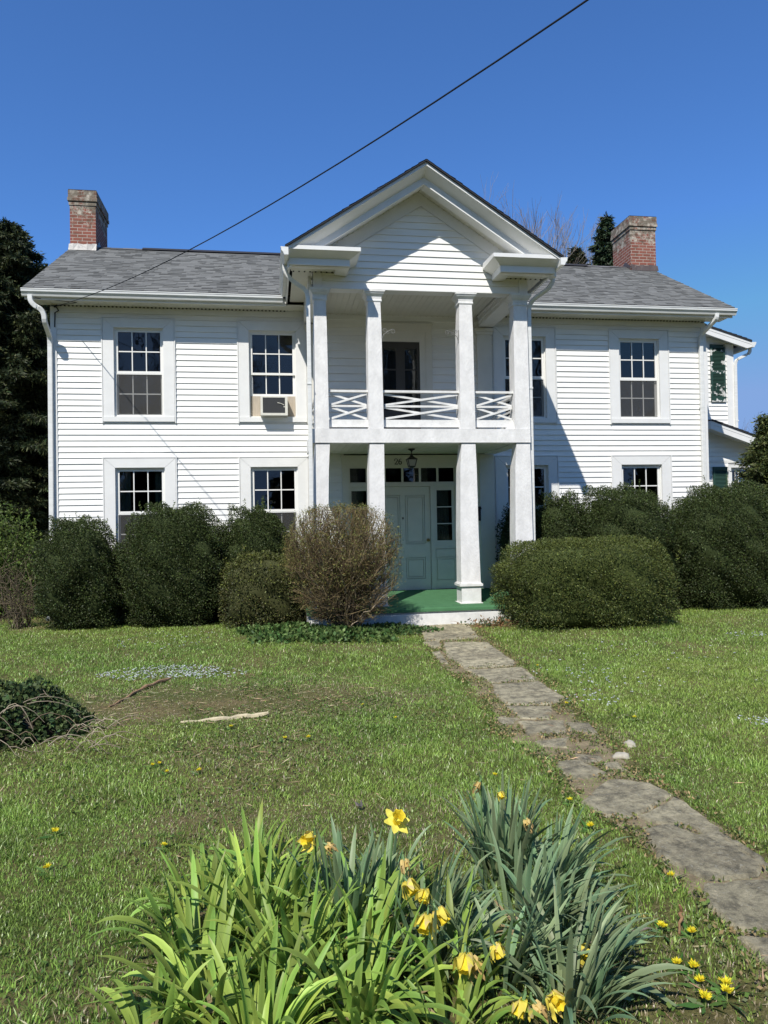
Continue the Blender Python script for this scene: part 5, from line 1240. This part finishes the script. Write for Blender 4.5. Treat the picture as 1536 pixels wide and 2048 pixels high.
def log(label, pts, r, c, name='fallen_branch'):
    m = MB(); P = []
    for a, b in zip(pts, pts[1:]):
        for t in np.linspace(0, 1, 5)[:-1]: P.append(np.array(a) + (np.array(b) - np.array(a)) * t)
    P.append(np.array(pts[-1])); P = [p + rng.normal(0, .008, 3) for p in P]; n_ = len(P); rr_ = [r * (.35 + .65 * math.sin(math.pi * min(1, (i + 1.2) / (n_ * .75)) * .5)) * random.uniform(.8, 1.2) for i in range(n_)]; rr_[-1] *= .5
    m.tube([(p[0], p[1], max(.012, p[2])) for p in P], rr_, 7); o = m.build(name, c, None, True); tag(o, label, 'branch'); return o
L0 = gnd(620 * .5 - 10 + 0, 1466); gp = lambda x, y, z=.02: (*gnd(x, y)[:2], z)
log('pale weathered log half sunk in the lawn', [gp(362, 1449), gp(430, 1444), gp(490, 1437, .015), gp(538, 1433, .02)], .024, mat('pale_log', (.52, .45, .30), .85, .15, var=.3, vscale=16, bump=.5, bscale=50))
log('brown dead branch lying beyond the ivy mound', [gp(218, 1418), gp(255, 1398), gp(290, 1380, .04), gp(342, 1362, .035)], .017, mat('red_brown_wood', (.30, .19, .11), .85, .15, var=.4, vscale=16, bump=.4, bscale=50))
log('thin brown broken stick standing by the near flagstones', [gp(1352, 1872, .01), (*gnd(1362, 1856)[:2], .05), (*gnd(1358, 1872)[:2] + np.array([.05, .06]), .11)], .008, mat('brown_stick', (.25, .15, .08), .85, .15, var=.3, vscale=20), 'stick')
log('long thin dry stem lying across the daffodil leaves at the right', [(*gnd(1150, 1985)[:2], .14), (*gnd(1230, 1940)[:2], .15), (*gnd(1310, 1900)[:2], .10)], .004, mat('grey_stem', (.22, .18, .14), .85, .15), 'stick')

# --- dandelions
def dandelion_mesh():
    parts = []; n = 90; a = rng.random(n) * 6.283; r = np.sqrt(rng.random(n)); P = np.stack([.004 * r * np.cos(a), .004 * r * np.sin(a), np.full(n, 0)], 1); N = np.stack([np.cos(a) * r * 1.3, np.sin(a) * r * 1.3, np.full(n, .75)], 1); N /= np.linalg.norm(N, axis=1, keepdims=True)
    return leaves(P, N, .021, .0062, cols((.90, .76, .05), n, .10), .12)
dv, dq, dc = dandelion_mesh(); lv = []
for k in range(7):
    a = k * .9 + random.random() * .3; L = random.uniform(.06, .10); lv.append(leaves(np.array([[0, 0, .004]]), np.array([[math.cos(a), math.sin(a), .22]]), L / 1.0, .016, cols((.07, .14, .03), 1, .2), .0))
lv_, lq, lc = cat_(lv)
DAND = [
    (110, 1662, 1.0, 'dandelion bloom at the far left edge of the lawn'), (95, 1731, 1.0, 'dandelion bloom at the left edge, nearer than its neighbour'), (328, 1688, .8, 'lone dandelion left of the daylily leaves'), (570, 1478, .9, 'left one of a pair of dandelions in mid lawn'), (617, 1476, .9, 'right one of a pair of dandelions in mid lawn'),
    (462, 1453, .8, 'dandelion touching the pale log'), (305, 1527, .7, 'small dandelion at the far left of a loose cluster'), (319, 1524, .7, 'small dandelion second from left in a loose cluster'), (334, 1540, .7, 'small dandelion lowest in the loose cluster'), (398, 1541, .9, 'dandelion right of the loose cluster left of centre'), (329, 1993, 1.2, 'dandelion deep among the daylily leaves at bottom left'),
    (990, 1549, .8, 'dandelion beyond the tall daffodil leaves'), (1140, 1602, .9, 'dandelion between daffodils and path, the farther of two'), (1181, 1655, 1.0, 'dandelion between daffodils and path, the nearer of two'), (1133, 1405, .9, 'dandelion at the path edge halfway to the house'), (1269, 1435, .9, 'dandelion on the right lawn beyond the pale rocks'), (1075, 1328, .7, 'distant dandelion right of the dark path slab'),
    (1342, 1748, .9, 'dandelion on the verge beside the large flagstone'), (1324, 1853, 1.0, 'dandelion beside the brown stick, on its left'), (1384, 1860, .9, 'dandelion beside the brown stick, on its right'), (1354, 1923, .9, 'dandelion at the left of the near right cluster'), (1387, 1930, 1.0, 'dandelion in the middle of the near right cluster'), (1400, 1957, .9, 'half closed dandelion below the near right cluster'), (1452, 1968, 1.15, 'upper one of two touching dandelions at bottom right'), (1454, 1984, 1.15, 'lower one of two touching dandelions at bottom right'), (1410, 1993, 1.1, 'dandelion left of the two touching ones at bottom right'), (791, 1434, .7, 'distant dandelion alone in the middle of the lawn'), (725, 1405, .6, 'faint distant dandelion left of the path')]
m_dleaf = m_leaf; proto = None
for x, y, s, lab in DAND:
    g = gnd(x, y, .035); e = empty('dandelion', (g[0], g[1], float(gz(g[0], g[1])))); tag(e, lab, 'dandelion', 'dandelions in the lawn'); e.rotation_euler.z = random.random() * 6
    if proto is None:
        o = npmesh('bloom', dv, dq, C=dc, mat=m_petal, parent=e); o2 = npmesh('rosette', lv_, lq, C=lc, mat=m_leaf, parent=e); tm = MB(); tm.tube([(0, 0, 0), (.003, 0, .017), (0, 0, .034)], .0022, 5); o3 = tm.build('stem', mat('dandelion_stem', (.20, .24, .08), .6, .2), e); proto = (o, o2, o3)
        o.location.z = .034; o.rotation_euler = (.1, .1, 0)
    else:
        for q in proto: c_ = q.copy(); col.objects.link(c_); c_.parent = e
    e.scale = (s, s, s)

# --- daylilies and daffodils
def strap(mb, b, a, L, wd, lean, curl, c, tipc=None, keel=.25, seg=9, twist=0.0):
    """one strap leaf: base point, azimuth, length, width, starting lean from vertical, curl (total bend)"""
    V, Q, C = mb; d = np.array([math.cos(a), math.sin(a), 0]); side0 = np.array([-d[1], d[0], 0]); p = np.array(b, float); ang = lean; base = len(V)
    for i in range(seg + 1):
        t = i / seg; wv = wd * (.75 + .6 * t) * (1 - t ** 2.6) ** .9 if t < 1 else 0; wv = max(wv, .0006)
        tg = d * math.sin(ang) + np.array([0, 0, math.cos(ang)]); nr = np.cross(side0, tg); tw_ = twist * t; sd2 = side0 * math.cos(tw_) + nr * math.sin(tw_)
        V += [p - sd2 * wv / 2, p + nr * wv * keel * .5, p + sd2 * wv / 2]
        cc = np.array(c) * (.86 + .2 * t) + np.array([.05, .04, .02]) * (1 - t) ** 3; 
        if t > .9 and tipc is not None: cc = np.array(tipc)
        C += [cc, cc * .84, cc]
        if i: o_ = base + (i - 1) * 3; Q += [(o_, o_ + 1, o_ + 4, o_ + 3), (o_ + 1, o_ + 2, o_ + 5, o_ + 4)]
        p = p + tg * L / seg; ang += curl * (.35 + 1.3 * t) / seg
        if p[2] < .015: p[2] = .015
def clump(name, label, cat, cx, cy, n, L, wd, base, spread, curl, group, r=.07, lean0=.08, bias=None, seed=0, hv=.22, tipc=None):
    rd = random.Random(seed); e = empty(name, (cx, cy, float(gz(cx, cy)))); tag(e, label, cat, group); mb = ([], [], [])
    for k in range(n):
        a = rd.uniform(0, 6.283)
        if bias is not None and rd.random() < bias[1]: a = rd.gauss(bias[0], .55)
        rr_ = r * math.sqrt(rd.random()); b = (rr_ * math.cos(a) + rd.gauss(0, .01), rr_ * math.sin(a) + rd.gauss(0, .01), -.01); ln = L * rd.uniform(.55, 1.12); f = rd.random(); kcol = math.exp(rd.gauss(0, hv)); c = np.array(base) * kcol; c[0] *= rd.uniform(.85, 1.2)
        strap(mb, b, a, ln, wd * rd.uniform(.75, 1.2), lean0 + spread * f * rd.uniform(.4, 1), curl * rd.uniform(.15, 1.2) * (.35 + f), c, tipc if rd.random() < .16 else None, twist=rd.gauss(0, .5))
    for k in range(4):   # last year's dry leaves, lying flat
        a = rd.uniform(0, 6.283); strap(mb, (0, 0, .02), a, L * rd.uniform(.5, .8), wd * .5, 1.2, .6, np.array((.36, .28, .15)) * rd.uniform(.7, 1.2), None, twist=1.2)
    npmesh('leaves', np.array(mb[0]), np.array(mb[1]), C=np.clip(np.array(mb[2]), 0, .9), mat=m_strap, parent=e, smooth=True)
    return e
LIL = (.25, .375, .07); DAF = (.195, .285, .145)
GL, GD = 'daylily clumps in the front bed', 'daffodil clumps in the front bed'
LILY = [  # x, y, leaves, length, label
    (-.32, -11.55, 26, .40, 'daylily clump at the far left back of the bed'), (-.12, -11.35, 30, .42, 'daylily clump at the back edge, left of the wilted flower'), (-.33, -11.95, 34, .44, 'daylily clump on the left side of the bed'), (-.08, -11.80, 40, .46, 'daylily clump in the middle of the left half'),
    (.06, -11.58, 26, .40, 'daylily clump just left of the central daffodils'), (-.24, -12.30, 34, .42, 'daylily clump at the near left of the bed'), (.05, -12.15, 44, .48, 'large bright daylily clump in the near centre left'), (.36, -12.02, 36, .44, 'daylily clump in the near centre with tall blades'), (.28, -12.42, 40, .44, 'daylily clump at the bottom edge, centre'),
    (-.06, -12.55, 36, .42, 'daylily clump at the bottom edge, left of centre'), (.66, -12.30, 22, .40, 'bright daylily clump at the bottom right of the bed'), (-.43, -12.45, 16, .36, 'sparse daylily clump at the bottom left corner'), (.58, -12.58, 20, .36, 'short daylily clump at the bottom edge, right of centre')]
for i, (x, y, n, L, lab) in enumerate(LILY): clump('daylily_clump', lab, 'daylily', x, y, int(n * 1.8), L * .95, .031, LIL, 1.0, 2.7, GL, r=.11, seed=100 + i, tipc=(.30, .26, .12))
DAFF = [
    (.30, -11.78, 40, .43, .020, .45, .8, None, 'upright blue-green daffodil clump in the centre of the bed'), (1.10, -11.52, 66, .50, .020, .55, 1.15, None, 'largest daffodil clump, at the right of the bed'), (1.26, -11.72, 48, .44, .019, .75, 1.8, (0.2, .4), 'daffodil clump arching over at the right edge'), (1.02, -11.98, 46, .42, .018, .9, 1.6, (-.5, .6), 'flattened daffodil leaves in the middle right'),
    (.66, -11.85, 44, .40, .017, .95, 1.7, (-.4, .6), 'sprawling daffodil leaves right of the drooping flowers'), (.84, -12.28, 44, .40, .017, 1.0, 1.7, (-.5, .6), 'sprawling daffodil leaves at the bottom right'), (.50, -11.55, 22, .36, .016, .5, .9, None, 'short daffodil clump behind the central flowers'), (1.16, -12.12, 32, .40, .017, .9, 1.5, (.2, .5), 'low daffodil clump at the lower right edge')]
DAFF += [(1.10, -12.32, 40, .42, .018, 1.05, 1.6, (-.1, .5), 'flattened daffodil leaves at the bottom right corner of the bed'), (1.02, -12.52, 40, .42, .018, 1.0, 1.6, (-.2, .5), 'sprawling daffodil leaves at the bottom edge, right of the last daylilies'), (.60, -12.18, 30, .40, .018, .95, 1.6, (-.2, .5), 'arching daffodil leaves under the biggest drooping flowers')]
dcl = []
for i, (x, y, n, L, wd, sp, cu, bi, lab) in enumerate(DAFF): dcl.append(clump('daffodil_clump', lab, 'daffodil', x, y, int(n * 1.5), L * .97, wd * 1.45, DAF, sp, cu, GD, r=.10, seed=200 + i, bias=bi, hv=.2, tipc=(.3, .28, .12)))
def flower(clump_i, px_, py_, Y, state, face=None, size=1.0, lab=None):
    """a daffodil head at a point; state: fresh, droop, withered"""
    cl = dcl[clump_i]; p = Vector(atY(px_, py_, Y)); base = Vector(cl.location); rel = p - base
    mb = ([], [], []); R_ = .050 * size
    d = Vector(face or (0.0, -.8, .35)).normalized(); u = d.cross(Vector((0, 0, 1))).normalized(); v = u.cross(d).normalized()
    yel = {'fresh': (.90, .80, .14), 'droop': (.88, .74, .12), 'withered': (.70, .53, .20)}[state]
    for k in range(6):
        a = k * 1.047 + random.uniform(-.12, .12); fwd = {'fresh': .12, 'droop': .75, 'withered': 1.3}[state] * random.uniform(.6, 1.3)
        dr_ = (u * math.cos(a) + v * math.sin(a)); L = R_ * random.uniform(.8, 1.15); n = 6; o_ = len(mb[0]); pp = rel + dr_ * R_ * .10
        sdv = d.cross(dr_).normalized()
        for i in range(n + 1):
            t = i / n; w_ = R_ * .62 * math.sin(math.pi * min(.97, .12 + .88 * t)) ** .7 * (1 if state != 'withered' else .45); q = pp + (dr_ * math.cos(fwd * t) + d * math.sin(fwd * t)) * L * t; wob = d * (.10 * R_ * math.sin(t * 7 + k * 2) * (2.5 if state != 'fresh' else .5))
            if state != 'fresh': q = q + Vector((0, 0, -.35 * R_ * t * t))
            mb[0].extend([np.array(q - sdv * w_ / 2 + wob), np.array(q - d * w_ * .12), np.array(q + sdv * w_ / 2 - wob)])
            c = np.array(yel) * random.uniform(.85, 1.1) * (1 if t < .8 or state == 'fresh' else .9)
            if state == 'withered' and t > .5: c = np.array((.50, .34, .14))
            if state == 'droop' and random.random() < .15: c = np.array((.66, .52, .26))
            mb[2].extend([np.clip(c, 0, .9)] * 3)
            if i: z_ = o_ + (i - 1) * 3; mb[1].extend([(z_, z_ + 1, z_ + 4, z_ + 3), (z_ + 1, z_ + 2, z_ + 5, z_ + 4)])
    f_ = npmesh('flower', np.array(mb[0]), np.array(mb[1]), C=np.array(mb[2]), mat=m_petal, parent=cl, smooth=True)
    if lab: f_['label'] = lab
    tm = MB(); n = 14; rings = []
    for t, rr_ in ((0, .30), (.35, .30), (.7, .34), (.95, .44), (1.0, .50)):
        c_ = rel + d * R_ * (t * .95) * (1 if state != 'withered' else .6); k_ = 1 if state == 'fresh' else .8
        rings.append([c_ + (u * math.cos(q) + v * math.sin(q)) * R_ * rr_ * k_ * (1 + (.14 * math.sin(q * 6) if t > .9 else 0) + (random.uniform(-.2, .2) if state != 'fresh' else 0)) for q in [2 * math.pi * j / n for j in range(n)]])
    tm.cur = (.90, .70, .05) if state != 'withered' else (.66, .48, .16); tm.loft(rings, cap=False); tm.build('trumpet', m_petal, f_, True)
    sm = MB(); neck = rel - d * R_ * .5; gb = Vector((rel.x * .8, rel.y * .85 + .05, 0)); topz = max(rel.z + .02, .1)
    sm.tube([gb, gb.lerp(Vector((neck.x, neck.y, topz)), .55) + Vector((0, 0, .03)), Vector((neck.x, neck.y, topz + .012)), neck, rel], [.0045, .0042, .0036, .0045, .006], 6); sm.cur = None
    sm.build('flower_stem', m_stem, f_, True)
m_stem = mat('flower_stem', (.12, .21, .08), .5, .3)
FL = [(0, 793, 1643, -11.85, 'fresh', (.10, -.62, .70), 1.15, 'fresh upright star shaped daffodil'), (0, 622, 1676, -11.88, 'droop', (-.6, -.6, .1), 1.0, 'fading daffodil on a leaning stem'), (0, 655, 1690, -11.88, 'withered', (.7, -.4, -.3), .8, None), (0, 808, 1722, -12.08, 'withered', (.1, -.4, -.7), .85, 'brown withered daffodil head'), (0, 815, 1765, -12.12, 'droop', (.35, -.55, -.5), 1.0, None), (4, 848, 1782, -12.16, 'droop', (-.2, -.6, -.6), .9, None),
    (4, 853, 1834, -12.28, 'droop', (-.35, -.6, -.55), 1.15, None), (4, 876, 1822, -12.25, 'droop', (.45, -.5, -.6), 1.05, None), (3, 930, 1912, -12.50, 'droop', (-.2, -.6, -.55), 1.1, 'crumpled drooping daffodil'), (3, 946, 1920, -12.48, 'withered', (.4, -.5, -.6), 1.1, None), (3, 990, 1892, -12.42, 'droop', (.35, -.35, -.75), .85, None), (7, 1157, 1906, -12.36, 'droop', (.6, -.2, -.2), 1.05, None), (5, 1046, 2003, -12.66, 'droop', (-.5, -.4, -.7), 1.0, None), (5, 1072, 2008, -12.66, 'withered', (.5, -.4, -.6), .9, None), (5, 1108, 1998, -12.62, 'droop', (.1, -.7, .1), 1.0, None),
    (1, 958, 1566, -11.55, 'withered', (-.5, -.2, -.6), .8, 'shrivelled daffodil bud at the top of the tall leaves'), (1, 1000, 1586, -11.58, 'droop', (.1, -.6, -.5), .6, None), (1, 1052, 1640, -11.66, 'withered', (.3, -.4, -.7), .8, None), (2, 1281, 1832, -11.95, 'withered', (.5, -.3, -.6), .8, None)]
for a in FL: flower(*a)
# dry papery seed heads and a dead leaf in the bed
for x, y, lab in ((1210, 1945, 'papery dried husk beside the lower daffodil leaves'), (1190, 1968, 'darker dried husk lower in the daffodil leaves')):
    g = gnd(x, y, .05); rock('dry_husk', lab, g[0], g[1], .017, .014, int(x), mat('dry_husk', (.50, .42, .30), .85, .1, var=.3, vscale=60))['category'] = 'husk'
g = gnd(722, 1618, .02); V, Q, C = cat_([leaves(np.array([[0, 0, .01 + .01 * k]]), np.array([[math.cos(k * 1.3), math.sin(k * 1.3), .7]]), .05, .03, np.array([[.20, .17, .15]]), .1) for k in range(4)])
o = npmesh('dead_leaf', V, Q, C=C, mat=m_leaf); o.location = (g[0], g[1], float(gz(g[0], g[1]))); tag(o, 'curled grey dead leaf behind the central daffodils', 'leaf')
